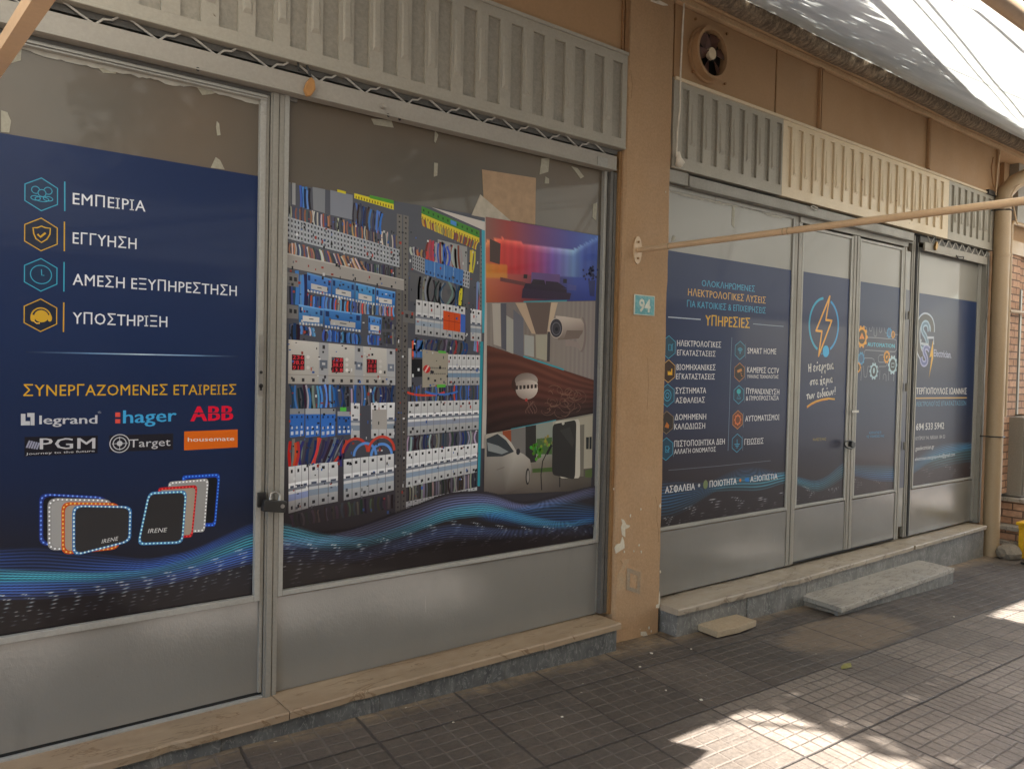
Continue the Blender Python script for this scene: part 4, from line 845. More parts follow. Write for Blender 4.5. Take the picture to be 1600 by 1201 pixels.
for t, L, Rr, cap in (('ΗΛΕΚΤΡΟΛΟΓΙΚΕΣ', ZC(188, 803), ZC(531, 816), 9.2), ('ΕΓΚΑΤΑΣΤΑΣΕΙΣ', ZC(188, 876), ZC(487, 886), 8.6), ('ΒΙΟΜΗΧΑΝΙΚΕΣ', ZC(184, 990), ZC(487, 992), 9), ('ΕΓΚΑΤΑΣΤΑΣΕΙΣ', ZC(180, 1062), ZC(482, 1064), 8.6),
                      ('ΣΥΣΤΗΜΑΤΑ', ZD(176, 74), ZD(414, 70), 9), ('ΑΣΦΑΛΕΙΑΣ', ZD(176, 148), ZD(403, 144), 8.6), ('ΔΟΜΗΜΕΝΗ', ZD(170, 280), ZD(414, 274), 9), ('ΚΑΛΩΔΙΩΣΗ', ZD(166, 354), ZD(406, 346), 8.8),
                      ('ΠΙΣΤΟΠΟΙΗΤΙΚΑ ΔΕΗ', ZD(166, 490), ZD(560, 468), 9.2), ('ΑΛΛΑΓΗ ΟΝΟΜΑΤΟΣ', ZD(164, 546), ZD(490, 525), 7.4),
                      ('SMART HOME', ZC(738, 862), ZC(962, 868), 9), ('ΚΑΜΕΡΕΣ CCTV', ZC(735, 1010), ZC(983, 1018), 8.8), ('ΥΨΗΛΗΣ ΤΕΧΝΟΛΟΓΙΑΣ', ZC(735, 1055), ZC(980, 1057), 5.4), ('ΠΥΡΑΝΙΧΝΕΥΣΗ', ZD(728, 76), ZD(986, 82), 8.8), ('& ΠΥΡΟΠΡΟΣΤΑΣΙΑ', ZD(726, 128), ZD(982, 124), 7),
                      ('ΑΥΤΟΜΑΤΙΣΜΟΙ', ZD(720, 292), ZD(986, 279), 9), ('ΓΕΙΩΣΕΙΣ', ZD(714, 474), ZD(862, 464), 8.8)):
    p.text('lettering', t, L, Rr, cap, WH, 0.028, 0, None, True)
p.text('lettering', 'ΑΣΦΑΛΕΙΑ', ZD(94, 852), ZD(326, 823), 10.4, WH, 0.035); p.text('lettering', 'ΠΟΙΟΤΗΤΑ', ZD(442, 805), ZD(652, 779), 9.6, WH, 0.035); p.text('lettering', 'ΑΞΙΟΠΙΣΤΙΑ', ZD(760, 764), ZD(972, 740), 8.8, WH, 0.035)
p.new('icon'); p.disc('icon', ZD(360, 790), 0.010, (190, 190, 190)); p.new('icon'); p.disc('icon', ZD(410, 783), 0.021, (120, 130, 95), ry=0.026); p.new('icon'); p.disc('icon', ZD(682, 750), 0.010, (200, 130, 70)); p.new('icon'); p.poly('icon', [ZD(715, 735), ZD(750, 728), ZD(750, 762), ZD(722, 760)], (50, 120, 185))
for k, (c_, hx, col, fl_) in enumerate(((ZC(122, 812), 0.063, TE, (44, 74, 92)), (ZC(120, 1000), 0.063, GO, (58, 40, 30)), (ZD(112, 88), 0.063, TE, (44, 74, 92)), (ZD(106, 300), 0.063, (140, 120, 95), (58, 50, 46)), (ZD(102, 506), 0.063, TE, (44, 74, 92)),
                                     (ZC(680, 838), 0.056, TE, (46, 66, 84)), (ZC(676, 1008), 0.056, (185, 130, 80), (52, 48, 50)), (ZD(670, 82), 0.056, TE, (46, 66, 84)), (ZD(662, 278), 0.056, (200, 140, 80), (110, 66, 44)), (ZD(657, 460), 0.056, TE, (56, 60, 74)))):
    p.hexa('icon', c_, hx, col, 0.004, fl_)
    x, y = c_; dx = 11.5 if k < 5 else 8.8
    p.line('icon', [(x+dx, y-11), (x+dx, y+12)], 0.0035, (110, 125, 140))
    def L_(pts, wd=0.0045, cl=False, cc=None): p.line('icon', [(x+a, y+b_) for a, b_ in pts], wd, cc or col, closed=cl)
    if k == 0: L_([(0, -4), (4, -4), (4, 5), (0, 5)], cl=True); L_([(5.5, 6), (5.5, -4), (7, -5)])
    if k == 1: p.poly('icon', [(x-1, y+6), (x-1, y-1), (x+1.5, y+2), (x+1.5, y-1), (x+4, y+2), (x+4.5, y-4), (x+6, y-4), (x+6, y+6)], (225, 175, 50))
    if k == 2: p.ring('icon', (x, y), 0.030, 0.005, TE); p.ring('icon', (x, y), 0.014, 0.005, TE)
    if k == 3: p.poly('icon', [(x-3, y+7), (x, y-1), (x+4, y+4), (x+3, y+9)], (190, 120, 60))
    if k == 4: L_([(-1, -4), (4, -4), (4, 5), (-1, 5)], cl=True); L_([(0, 1), (2, 3), (6, -2)])
    if k == 5:
        for r in (0.030, 0.021, 0.012): p.ring('icon', (x, y+4), r, 0.005, TE, 40, 140, 12)
        p.disc('icon', (x, y+4), 0.005, TE)
    if k == 6: p.poly('icon', [(x-4, y-3), (x+3, y-6), (x+4, y-2), (x-3, y+1)], (185, 130, 80)); L_([(2, 0), (3, 6), (5, 6)])
    if k == 7: p.disc('icon', (x, y-5), 0.020, (60, 165, 170), ry=0.016); L_([(-3, 6), (0, 0), (3, 6)], cl=True)
    if k == 8: p.gear('icon', (x, y), 0.035, (205, 120, 75), (110, 66, 44), teeth=8)
    if k == 9: L_([(0, -6), (0, 1)]); L_([(-4, 2), (4, 1.5)]); L_([(-2.6, 4.5), (2.6, 4)]); L_([(-1.3, 7), (1.3, 6.7)])
ln = [ZC(616, 735), ZC(605, 1000), ZD(600, 100), ZD(590, 400), ZD(586, 520)]
p.new('lettering'); p.line('lettering', ln, 0.004, (120, 140, 160)); p.new('lettering'); p.line('lettering', [ZD(120, 672), ZD(500, 640), ZD(920, 597)], 0.0035, (105, 110, 118))

pR2 = film(4.664, 5.254, [
 ([(1240, 740), (1260, 748), (1285, 752), (1322, 712)], [(1240, 752), (1260, 768), (1285, 772), (1322, 742)], (60, 100, 130), (80, 155, 170), 7, 0.75, 0.2, 'line'),
 ([(1240, 748), (1270, 765), (1300, 766), (1322, 745)], [(1240, 790), (1270, 782), (1300, 778), (1322, 762)], (150, 160, 165), (90, 90, 95), 7, 0.65, 0.3, 'dash')], navyR, 1.4+0.656)
p = pR2
def ZE(x, y): return (1220+x*0.18318, 420+y*0.18318)
def ZF(x, y): return (1220+x*0.18318, 600+y*0.18318)
cx, cy = ZE(367, 480)
p.ring('logo', (cx, cy), 0.180, 0.017, (58, 160, 190), 96, 246, 40, ry=0.180); p.ring('logo', (cx, cy), 0.180, 0.017, (58, 150, 200), -62, 66, 40, ry=0.180)
bolt = [ZE(415, 236), ZE(298, 527), ZE(348, 532), ZE(320, 742), ZE(432, 442), ZE(382, 436)]
p.segs('logo', bolt, 0.0155, (226, 170, 84), True)
p.disc('logo', ZE(382, 703), 0.040, (58, 170, 215)); p.poly('logo', [ZE(355, 690), ZE(362, 665), ZE(410, 720), ZE(395, 735)], (58, 170, 215)); p.line('logo', [ZE(368, 735), ZE(372, 748)], 0.008, (58, 170, 215)); p.line('logo', [ZE(350, 720), ZE(345, 730)], 0.008, (58, 170, 215))
# hand-written slogan as pen strokes
def ZS(x, y): return (1250+x*0.07495, 560+y*0.07495)
PEN = {
 'H': [[(0, 1), (0.05, 0)], [(0.6, 1.05), (0.55, -0.05)], [(0, .5), (0.6, .55)]], 'ε': [[(.5, .62), (.25, .7), (.1, .55), (.3, .42), (.05, .2), (.25, 0), (.55, .1)]],
 'ν': [[(0, .65), (.2, 0), (.5, .65)]], 'ρ': [[(.1, -.4), (.15, .4), (.35, .68), (.55, .4), (.35, .1), (.15, .15)]], 'γ': [[(0, .6), (.2, .55), (.3, -.1), (.22, -.45), (.12, -.2), (.5, .7)]],
 'ι': [[(.1, .65), (.1, .1), (.25, 0)]], 'α': [[(.55, .62), (.3, .68), (.05, .3), (.25, 0), (.5, .3), (.55, .62), (.5, .1), (.7, .02)]], 'σ': [[(.7, .68), (.3, .62), (.05, .3), (.25, 0), (.5, .25), (.35, .6)]],
 'τ': [[(0, .6), (.65, .7)], [(.32, .65), (.3, 0)]], 'χ': [[(0, .7), (.55, -.25)], [(.5, .7), (.05, -.15)]], 'ω': [[(.1, .6), (.02, .2), (.2, 0), (.38, .4), (.5, .02), (.72, .2), (.68, .62)]],
 'δ': [[(.6, 1.1), (.25, 1.05), (.2, .9), (.55, .3), (.3, 0), (.05, .25), (.3, .6)]], 'κ': [[(.05, .65), (.05, 0)], [(.5, .65), (.08, .32), (.55, 0)]], '!': [[(.2, 1.1), (.15, .3)], [(.14, .08), (.15, 0)]], "'": [[(0, .95), (.12, 1.15)]], ' ': []}
def script(word, L, Rr, h):
    p.new('lettering')
    adv = [0.34 if ch in "ιτ" and False else (0.42 if ch in 'ι!' else 0.0 if ch == "'" else 0.5 if ch == ' ' else 0.86 if ch == 'ω' else 0.72) for ch in word]; tot = sum(adv); u = 0
    for ch, a in zip(word, adv):
        for st in PEN[ch]:
            uu_ = (u-(0.42 if ch == "'" else 0))
            p.line('lettering', [ZS(L[0]+(Rr[0]-L[0])*(uu_+q[0]*1.0)/tot, L[1]+(Rr[1]-L[1])*(uu_+q[0])/tot-q[1]*h) for q in st], 0.0095, (210, 208, 205))
        u += a
script("H εν'εργεια", (175, 280), (700, 215), 165); script("στα χ'ερια", (200, 560), (680, 495), 140); script("των ειδικ'ων!", (130, 855), (745, 745), 150)
p.new('lettering'); sw_ = [(140, 1005), (230, 940), (330, 890), (450, 852), (580, 832), (720, 845)]
p.line('lettering', [ZS(*q) for q in sw_], 0.012, (215, 165, 70)); p.line('lettering', [ZS(x, y+18) for x, y in sw_[:5]], 0.008, (205, 140, 60))
p.text('lettering', 'ΚΑΛΕΣΤΕ ΜΑΣ', ZF(272, 483), ZF(384, 478), 4.0, (170, 150, 70), 0.01)

pR3 = film(5.392, 5.984, [
 ([(1328, 722), (1350, 728), (1375, 722), (1400, 728)], [(1328, 742), (1350, 748), (1375, 755), (1400, 752)], (80, 140, 165), (50, 90, 150), 8, 0.75, 0.2, 'line'),
 ([(1328, 742), (1360, 748), (1400, 752)], [(1328, 770), (1360, 768), (1400, 758)], (110, 110, 110), (80, 75, 75), 6, 0.55, 0.3, 'dash')],
 [(390, (44, 57, 86)), (560, (46, 60, 86)), (660, (60, 66, 84)), (720, (72, 64, 68)), (790, (58, 50, 50))], 1.4+0.652)
p = pR3
def ZG(x, y): return (1330+x*0.09164, 500+y*0.09164)
YE, IC, BB = (215, 155, 60), (170, 195, 205), (70, 140, 180)
GL = (135, 142, 155)
for pts in ([(260, 295), (420, 300), (600, 318), (720, 325), (765, 345), (775, 420), (770, 500), (740, 540), (600, 535), (400, 520), (240, 510), (218, 540), (215, 580)], [(215, 645), (350, 650), (385, 670), (390, 755)], [(555, 595), (480, 595), (455, 640), (460, 700), (480, 718), (580, 718)], [(605, 720), (600, 770), (580, 790), (470, 790), (450, 840)],
            [(305, 130), (315, 185), (345, 185), (358, 110)], [(382, 120), (385, 260), (410, 278), (430, 255), (432, 120)], [(480, 120), (475, 190), (495, 215), (515, 190), (518, 130)], [(560, 130), (570, 200), (595, 232)], [(735, 245), (800, 250)],
            [(160, 1030), (175, 800), (205, 780), (215, 960), (235, 975), (260, 960), (280, 790), (310, 790)], [(485, 850), (480, 1010)], [(540, 1010), (545, 930), (570, 915), (590, 940), (590, 1040)], [(635, 880), (630, 1030)], [(725, 920), (715, 1040)], [(215, 100), (255, 130), (262, 220)]):
    p.line('picture', [ZG(*q) for q in pts], 0.0055, GL)
for c_, r, col, hub in (((178, 285), 0.082, YE, (60, 42, 26)), ((645, 220), 0.042, BB, (40, 90, 130)), ((710, 248), 0.030, YE, (120, 80, 40)), ((165, 655), 0.050, BB, (40, 84, 120)), ((112, 805), 0.040, YE, (70, 52, 34)), ((382, 870), 0.064, IC, (44, 54, 66)), ((602, 628), 0.050, YE, (84, 62, 40)), ((703, 765), 0.074, IC, (34, 46, 58))):
    p.gear('picture', ZG(*c_), r, col, hub)
p.poly('picture', [ZG(*q) for q in ((135, 320), (178, 215), (222, 320))], (225, 140, 60)); p.line('picture', [ZG(178, 250), ZG(178, 320)], 0.006, (110, 60, 30)); p.poly('picture', [ZG(*q) for q in ((585, 640), (600, 600), (622, 610), (600, 660))], YE)
p.line('picture', [ZG(682, 735), ZG(728, 738), ZG(726, 800), ZG(680, 798)], 0.006, IC, closed=True); p.disc('picture', ZG(382, 860), 0.014, IC, ry=0.022)
p.text('lettering', 'AUTOMATION', ZG(272, 445), ZG(733, 475), 6.2, (95, 190, 215), 0.045)
p.text('lettering', 'ΑΞΙΟΛΟΓΗΣΤΕ', ZF(750, 424), ZF(854, 420), 3.6, BB, 0.01); p.text('lettering', 'ΤΙΣ ΥΠΗΡΕΣΙΕΣ ΜΑΣ', ZF(728, 458), ZF(880, 450), 3.6, BB, 0.01)

pR4 = film(6.284, 7.357, [
 ([(1415, 725), (1450, 700), (1470, 690), (1520, 690)], [(1415, 752), (1450, 722), (1480, 712), (1520, 702)], (80, 130, 165), (60, 120, 160), 7, 0.7, 0.2, 'line'),
 ([(1440, 718), (1470, 706), (1520, 698)], [(1440, 740), (1480, 728), (1520, 722)], (90, 170, 170), (50, 100, 120), 5, 0.7, 0.2, 'line'),
 ([(1415, 745), (1450, 722), (1480, 725), (1520, 728)], [(1415, 765), (1450, 755), (1480, 750), (1520, 745)], (110, 112, 115), (80, 78, 80), 6, 0.5, 0.3, 'dash')],
 [(440, (42, 56, 86)), (600, (42, 55, 82)), (680, (54, 57, 72)), (720, (62, 54, 58)), (780, (52, 44, 44))], 1.4+0.636, nx=120)
p = pR4
def ZH(x, y): return (1400+x*0.16653, 460+y*0.16653)
def ZI(x, y): return (1400+x*0.2, 640+y*0.2)
gC = [ZH(338, 352), ZH(340, 300), ZH(322, 240), ZH(270, 212), ZH(225, 245), ZH(200, 340), ZH(205, 480), ZH(225, 560), ZH(262, 585)]
sA = [ZH(308, 342), ZH(300, 280), ZH(272, 265), ZH(245, 290), ZH(245, 345), ZH(275, 390), ZH(292, 440), ZH(285, 490), ZH(262, 500), ZH(240, 470)]
sB = [ZH(312, 520), ZH(290, 490), ZH(265, 500), ZH(258, 540), ZH(280, 580), ZH(290, 630), ZH(265, 655), ZH(240, 640), ZH(232, 590)]
def chaik(P_, n=2):
    for _ in range(n): P_ = [P_[0]]+[q for a, b_ in zip(P_, P_[1:]) for q in ((a[0]*.75+b_[0]*.25, a[1]*.75+b_[1]*.25), (a[0]*.25+b_[0]*.75, a[1]*.25+b_[1]*.75))]+[P_[-1]]
    return P_
gC, sA, sB = chaik(gC), chaik(sA), chaik(sB)
p.line('logo', gC, 0.085, (170, 180, 195)); p.line('logo', gC, 0.058, (58, 60, 68))
p.line('logo', sA, 0.050, (150, 175, 195)); p.line('logo', sA, 0.022, (86, 116, 140)); p.line('logo', sB, 0.050, (160, 165, 200)); p.line('logo', sB, 0.022, (90, 100, 150))
p.line('logo', [ZH(232, 420), ZH(232, 460), ZH(300, 470)], 0.018, (180, 190, 200)); p.line('logo', [ZH(290, 405), ZH(350, 405), ZH(350, 470)], 0.018, (185, 192, 205))
p.poly('logo', [ZH(345, 425), ZH(312, 590), ZH(330, 580), ZH(306, 785), ZH(345, 600), ZH(345, 500)], (215, 170, 75))
p.text('logo', 'Electrician.', ZH(352, 580), ZH(515, 597), 11, (172, 178, 204), 0.03)
p.text('lettering', 'ΣΤΕΡΓΙΟΠΟΥΛΟΣ ΙΩΑΝΝΗΣ', ZH(160, 934), ZH(660, 934), 10.0, (208, 204, 200), 0.04)
p.new('lettering'); p.line('lettering', [ZH(180, 972), ZH(662, 968)], 0.010, (200, 165, 105)); p.text('lettering', 'ΗΛΕΚΤΡΟΛΟΓΟΣ ΕΓΚΑΤΑΣΤΑΣΕΩΝ', ZH(163, 1050), ZH(655, 1038), 7.4, (90, 140, 165), 0.02)
p.text('lettering', '694 533 5942', ZI(155, 160), ZI(373, 148), 10.5, (212, 210, 208), 0.05)
p.text('lettering', 'ΚΥΠΡΟΥ 94, ΝΙΚΑΙΑ 184 53', ZI(151, 238), ZI(381, 222), 5.6, (180, 178, 178), 0.02); p.text('lettering', 'gsselectrician.gr', ZI(150, 318), ZI(296, 300), 6.4, (200, 198, 196), 0.02)
p.text('lettering', 'electrician.stergiopoulos@gmail.com', ZI(146, 398), ZI(458, 358), 5.4, (200, 205, 210), 0.015)

# ---------------------------------------------------------------- the building
Z0 = 1.4
bld = thing('shop_building', 'ochre painted shop building with a square pillar between its two glazed bays', 'building', (3.1, 0.1, 0))
b = MB(); b.box(-6, 7.98, 0.12, 0.4, -0.4, 9.0); b.build('wall', M['wall'], bld)
PX0, PX1, PY = 2.918, 3.268, -0.075
b = MB()                                        # pillar with slightly worn arrises
n = 40; prof = []
vs = []; 
for k in range(n+1):
    z = -0.35+(Z0+2.12+0.35)*k/n; j = lambda a: random.uniform(-a, a)
    a = 0.0025
    vs += [(PX0, 0.119, z), (PX0+j(a), PY+0.012+j(a), z), (PX0+0.012+j(a), PY+j(a), z), (PX1-0.012+j(a), PY+j(a), z), (PX1+j(a), PY+0.012+j(a), z), (PX1, 0.119, z)]
b.add(vs, [(k*6+i, k*6+i+1, (k+1)*6+i+1, (k+1)*6+i) for k in range(n) for i in range(5)])
pil = b.build('pillar', M['wall'], bld)
def flake(c, rx, rz, y, name, m, parent, nn=14, seed=0):
    r = random.Random(seed); x, z = W(*c, y); P_ = []
    for k in range(nn):
        a = 2*math.pi*k/nn; q = r.uniform(0.55, 1.1); P_.append((x+rx*q*math.cos(a), z+rz*q*math.sin(a)))
    bb = MB(); bb.prism(P_, y-0.0015, y+0.002); return bb.build(name, m, parent)
M['primer'] = worn('bare_plaster', (0.62, 0.56, 0.44), (0.54, 0.47, 0.36), 0.85, 8)
def shape(pts, y, name, m, parent, t=0.0015):
    bb = MB(); bb.prism([W(*q, y) for q in pts], y-t, y+0.002); return bb.build(name, m, parent)
def ZJ(x, y): return (920+x*0.2164, 750+y*0.2164)
shape([ZJ(*q) for q in ((232, 278), (250, 282), (262, 300), (270, 318), (296, 325), (290, 340), (262, 352), (262, 410), (240, 395), (232, 340), (242, 310))], PY, 'bare_patch', M['primer'], bld)
shape([ZJ(*q) for q in ((243, 408), (254, 440), (258, 488), (230, 505), (205, 522), (195, 528), (185, 488), (200, 462), (228, 455))], PY, 'bare_patch', M['primer'], bld)
shape([ZJ(*q) for q in ((485, 880), (502, 850), (512, 800), (514, 860), (508, 922), (484, 920))], PY, 'bare_patch', M['primer'], bld)
shape([ZJ(*q) for q in ((374, 1092), (412, 1090), (424, 1118), (398, 1125), (374, 1118))], PY, 'bare_patch', M['primer'], bld)
for i, (c_, r) in enumerate((((ZJ(375, 208)), 0.005), (ZJ(300, 255), 0.006), (ZJ(362, 468), 0.005), (ZJ(378, 516), 0.006), (ZJ(325, 510), 0.004), (ZJ(434, 1065), 0.006), (ZJ(450, 1088), 0.005), (ZJ(515, 185), 0.010), (ZJ(180, 62), 0.004), (ZJ(256, 515), 0.005), (ZJ(516, 660), 0.006), ((979, 70), 0.004), ((1040, 300), 0.004))):
    flake(c_, r, r*1.6, PY, 'bare_patch', M['primer'], bld, 9, i)
shape([(1018, 0), (1024, 2), (1030, 1), (1042, 7), (1044, 9), (1036, 9), (1024, 5), (1016, 2)], PY, 'bare_patch', M['white'], bld)
M['crack'] = plain('crack_shadow', (0.16, 0.095, 0.05), 0.9)
for pts_ in ([(1003, 420), (1001, 432), (1002, 446), (999, 458)], [(1024, 775), (1027, 790), (1026, 812), (1029, 830), (1028, 850)], [(985, 108), (988, 132), (986, 158), (988, 180)], [(1040, 640), (1036, 655), (1038, 672)], [(1012, 560), (1013, 600), (1011, 640)]):
    bb = MB(); Q_ = [W(*q, PY) for q in pts_]; vs = []
    for x_, z_ in Q_: vs += [(x_-0.0011, PY-0.0006, z_), (x_+0.0011, PY-0.0006, z_)]
    bb.add(vs, [(2*i, 2*i+1, 2*i+3, 2*i+2) for i in range(len(Q_)-1)]); bb.build('hairline_crack', M['crack'], bld)
# faded square left by an old box low on the pillar
M['smudge'] = worn('grey_render_smear', (0.27, 0.235, 0.19), (0.36, 0.25, 0.15), 0.9, 9, (1, 1, 1), (0.3, 0.6), 0.15, 0.5)
M['smudge2'] = worn('pale_render_smear', (0.42, 0.30, 0.18), (0.46, 0.27, 0.14), 0.9, 14, (1, 1, 1), (0.3, 0.65), 0.12, 0.4)
shape([ZJ(*q) for q in ((222, 650), (245, 600), (228, 575), (262, 570), (292, 566), (285, 600), (300, 618), (378, 650), (385, 700), (380, 800), (365, 860), (330, 900), (290, 960), (250, 990), (215, 960), (200, 900), (196, 800), (205, 700))], PY, 'render_smear', M['smudge2'], bld, 0.0008)
sq = [ZJ(*q) for q in ((272, 628), (372, 662), (366, 822), (268, 786))]; sq2 = [ZJ(*q) for q in ((296, 668), (350, 688), (345, 785), (292, 768))]
bb = MB(); P1 = [W(*q, PY) for q in sq]; P2 = [W(*q, PY) for q in sq2]
bb.add([(x, PY-0.003, z) for x, z in P1+P2], [(i, (i+1) % 4, (i+1) % 4+4, i+4) for i in range(4)]); bb.build('render_smear', M['smudge'], bld)
# fascia boards over the shutters
b = MB(); b.box(-2, PX0-0.03, PY+0.004, 0.12, Z0+1.594, Z0+2.12); b.build('fascia_board', M['board'], bld)
b = MB(); b.box(PX0-0.052, PX0-0.040, PY-0.006, PY+0.003, Z0+1.60, Z0+2.12); b.box(PX0-0.028, PX0-0.001, PY-0.002, 0.11, Z0+1.594, Z0+2.12); b.build('fascia_trim', M['board_dark'], bld)
xs = [3.275, 4.205, 4.672, 6.196, 7.47]
for i in range(4):
    b = MB(); b.box(xs[i]+(0.004 if i else 0), xs[i+1]-0.004, PY+(0.002 if i in (1, 3) else 0.006), 0.12, Z0+1.565, Z0+1.952); b.build('fascia_board', M['board'], bld, 0.003)
for x in (4.668, 6.19, 7.466):
    b = MB(); b.box(x-0.006, x+0.004, PY-0.018, PY+0.004, Z0+1.567, Z0+1.950); b.box(x+0.022, x+0.040, PY-0.014, PY+0.004, Z0+1.567, Z0+1.950); b.build('fascia_trim', M['board'], bld)
    b = MB(); b.box(x+0.0045, x+0.0215, PY-0.008, PY+0.004, Z0+1.567, Z0+1.950); b.build('fascia_trim', M['board_dark'], bld)
b = MB(); b.box(3.27, 9.6, PY-0.018, 0.119, Z0+1.955, Z0+1.990); b.box(3.27, 9.6, PY-0.035, 0.118, Z0+1.993, Z0+2.045); b.build('cornice', M['soffit'], bld, 0.004)
b = MB(); b.box(PX0, 3.2675, PY+0.001, 0.118, Z0+2.121, Z0+2.6); b.build('lintel', M['wall'], bld)
# upper floors and balcony slab
b = MB(); b.box(-6, 14, -1.15, 0.119, 4.85, 5.02); b.build('balcony_slab', M['soffit'], bld, 0.01)
b = MB(); b.box(-6, 14, -1.14, -1.10, 5.022, 5.95); b.build('balcony_parapet', M['wall'], bld)
# crack marks, screws
for q in ((1087, 30), (1136, 53), (1083, 112), (1133, 131)):
    x, z = W(*q, PY); bb = MB(); bb.ring((x, z), 0.0, 0.008, PY-0.004, PY+0.004, 8); bb.build('screw', M['board_dark'], bld)

# ---------------------------------------------------------------- ventilator in the fascia
fx, fz = W(1113, 82, PY-0.05); fx += 0.012
fan = thing('exhaust_fan', 'round ochre extractor fan with dark blades set in the fascia board right of the pillar', 'exhaust fan', (fx, PY, fz))
FR = 0.122
b = MB(); b.ring((fx, fz), FR, FR+0.016, PY-0.05, PY+0.05, 48); b.ring((fx, fz), FR+0.016, FR+0.030, PY-0.010, PY+0.004, 48); b.build('housing', M['board'], fan)
b = MB(); b.ring((fx, fz), 0.0, FR, PY+0.0, PY+0.002, 40); b.build('back_plate', M['dark'], fan)
M['blade'] = plain('dark_red_blade', (0.09, 0.035, 0.022), 0.35)
b = MB()
for k in range(6):
    a = k*math.pi/3+0.2; P_ = []
    for r, da in ((0.03, -0.45), (0.112, -0.30), (0.116, 0.0), (0.112, 0.32), (0.03, 0.5)):
        P_.append((fx+r*math.cos(a+da), PY-0.030+da*0.03, fz+r*math.sin(a+da)))
    b.add(P_, [(0, 1, 2, 3, 4)])
b.build('blades', M['blade'], fan)
b = MB(); b.ring((fx, fz), 0, 0.033, PY-0.044, PY-0.018, 24); b.build('hub', M['cream'], fan, 0.004)

# ---------------------------------------------------------------- shutters
def shutter_cover(b, s, x0, x1, z0, z1, first, pitch, count, y=PY, wide=0.065, zt=1.532, zb_=1.157):
    """pressed sheet cover: raised field with sunk panels (long) and short grooves between"""
    edges = [x0]
    for k in range(count): edges += [first+k*pitch, first+k*pitch+wide]
    edges += [x1]
    b.box(x0, x1, y, 0.11, z1-(z1-(Z0+zt)), z1); b.box(x0, x1, y, 0.11, z0, Z0+zb_)
    for i in range(0, len(edges)-1, 2):
        if edges[i+1] > edges[i]+1e-4: b.box(edges[i], edges[i+1], y, 0.10, Z0+zb_+0.0002, Z0+zt-0.0002)
    for k in range(count): s.box(first+k*pitch+0.0003, first+k*pitch+wide-0.0003, y+0.014, 0.09, Z0+zb_+0.0002, Z0+zt-0.0002)
def ribs(b, x, y, zt=1.462, zb_=1.230):        # short pressed rib, tapered ends
    w_ = 0.017
    b.add([(x-w_, y+0.0005, Z0+zb_), (x+w_, y+0.0005, Z0+zb_), (x+w_, y+0.0005, Z0+zt), (x-w_, y+0.0005, Z0+zt),
           (x-w_*0.65, y-0.010, Z0+zb_+0.016), (x+w_*0.65, y-0.010, Z0+zb_+0.016), (x+w_*0.6, y-0.0035, Z0+zt-0.003), (x-w_*0.6, y-0.0035, Z0+zt-0.003)],
          [(4, 5, 6, 7), (0, 1, 5, 4), (1, 2, 6, 5), (2, 3, 7, 6), (3, 0, 4, 7)])
def lattice(parent, x0, x1, pitch, ph, y, zlo, zhi, amp=0.02):
    b = MB(); x = x0+ph
    while x < x1-0.05:
        P_ = [(x, y, zhi), (x+0.03, y, zhi-0.010), (x+0.07, y, zlo+0.018), (x+0.105, y, zlo)]
        b.tube(P_, 0.0042, 6)
        P_ = [(x+0.112, y, zlo), (x+0.135, y, zlo+0.022), (x+0.160, y, zlo+0.026), (x+0.188, y, zhi)]
        if x+0.19 < x1: b.tube(P_, 0.0042, 6)
        x += pitch
    b.build('lattice_rod', M['wire'], parent)
sh1 = thing('roller_shutter', 'rolled-up grey beige roller shutter above the left bay, pressed cover full width', 'roller shutter', (1.3, PY, Z0+1.0))
b = MB(); s_ = MB(); x1 = PX0-0.003; f0 = 2.8135-0.1286*34
shutter_cover(b, s_, -1.6, x1, Z0+1.108, Z0+1.592, f0, 0.1286, 35, wide=0.068)
for k in range(34): ribs(b, f0+0.1286*k+0.068+0.0303, PY)
cv = b.build('cover', M['box'], sh1); s_.build('cover_panel', M['box_slot'], sh1)
b = MB(); b.box(-1.6, x1, PY-0.010, PY, Z0+1.576, Z0+1.592); b.box(-1.6, x1, PY-0.004, PY, Z0+1.108, Z0+1.118); b.build('cover_trim', M['box'], sh1, 0.002)
b = MB(); b.box(-1.6, 2.868, -0.062, -0.050, Z0+0.995, Z0+1.067); b.box(-1.6, 2.868, -0.05, -0.012, Z0+0.995, Z0+1.000); b.box(-1.6, 2.868, -0.066, -0.062, Z0+0.995, Z0+1.0); b.build('bottom_bar', M['bar'], sh1, 0.0015)
lattice(sh1, -1.6, 2.87, 0.1925, 1.355+1.6-0.1925*15, -0.045, Z0+1.068, Z0+1.118)
b = MB(); b.box(-1.6, PX0-0.002, -0.035, 0.11, Z0+1.085, Z0+1.107); b.box(-1.6, PX0-0.002, -0.010, 0.11, Z0+1.058, Z0+1.084); b.build('slot', M['header'], sh1)
x, z = W(*(400+690*0.2875, 578*0.2875), -0.07); b = MB(); b.tube([(x, -0.060, z), (x, -0.085, z)], 0.010, 12); b.build('stud', M['bar'], sh1)
for q in ((400+718*.2875, 627*.2875), (400+780*.2875, 648*.2875), (1075*.2875, 377*.2875)):
    x, z = W(*q, -0.062); b = MB(); b.ring((x, z), 0, 0.007, -0.0628, -0.0622, 8); b.build('hole', M['dark'], sh1)
x, z = W(942, 252, -0.064); b = MB(); b.box(x-0.035, x+0.035, -0.0645, -0.062, z-0.028, z+0.02); b.build('tape_patch', M['frame_light'], sh1)
# guide rail at the right of bay one
b = MB(); b.box(2.852, 2.872, -0.038, 0.02, Z0-1.262, Z0+0.994); b.box(2.878, 2.897, -0.038, 0.02, Z0-1.262, Z0+0.994); b.box(2.8725, 2.8775, -0.020, 0.02, Z0-1.262, Z0+0.994); b.build('guide_rail', M['header'], sh1)

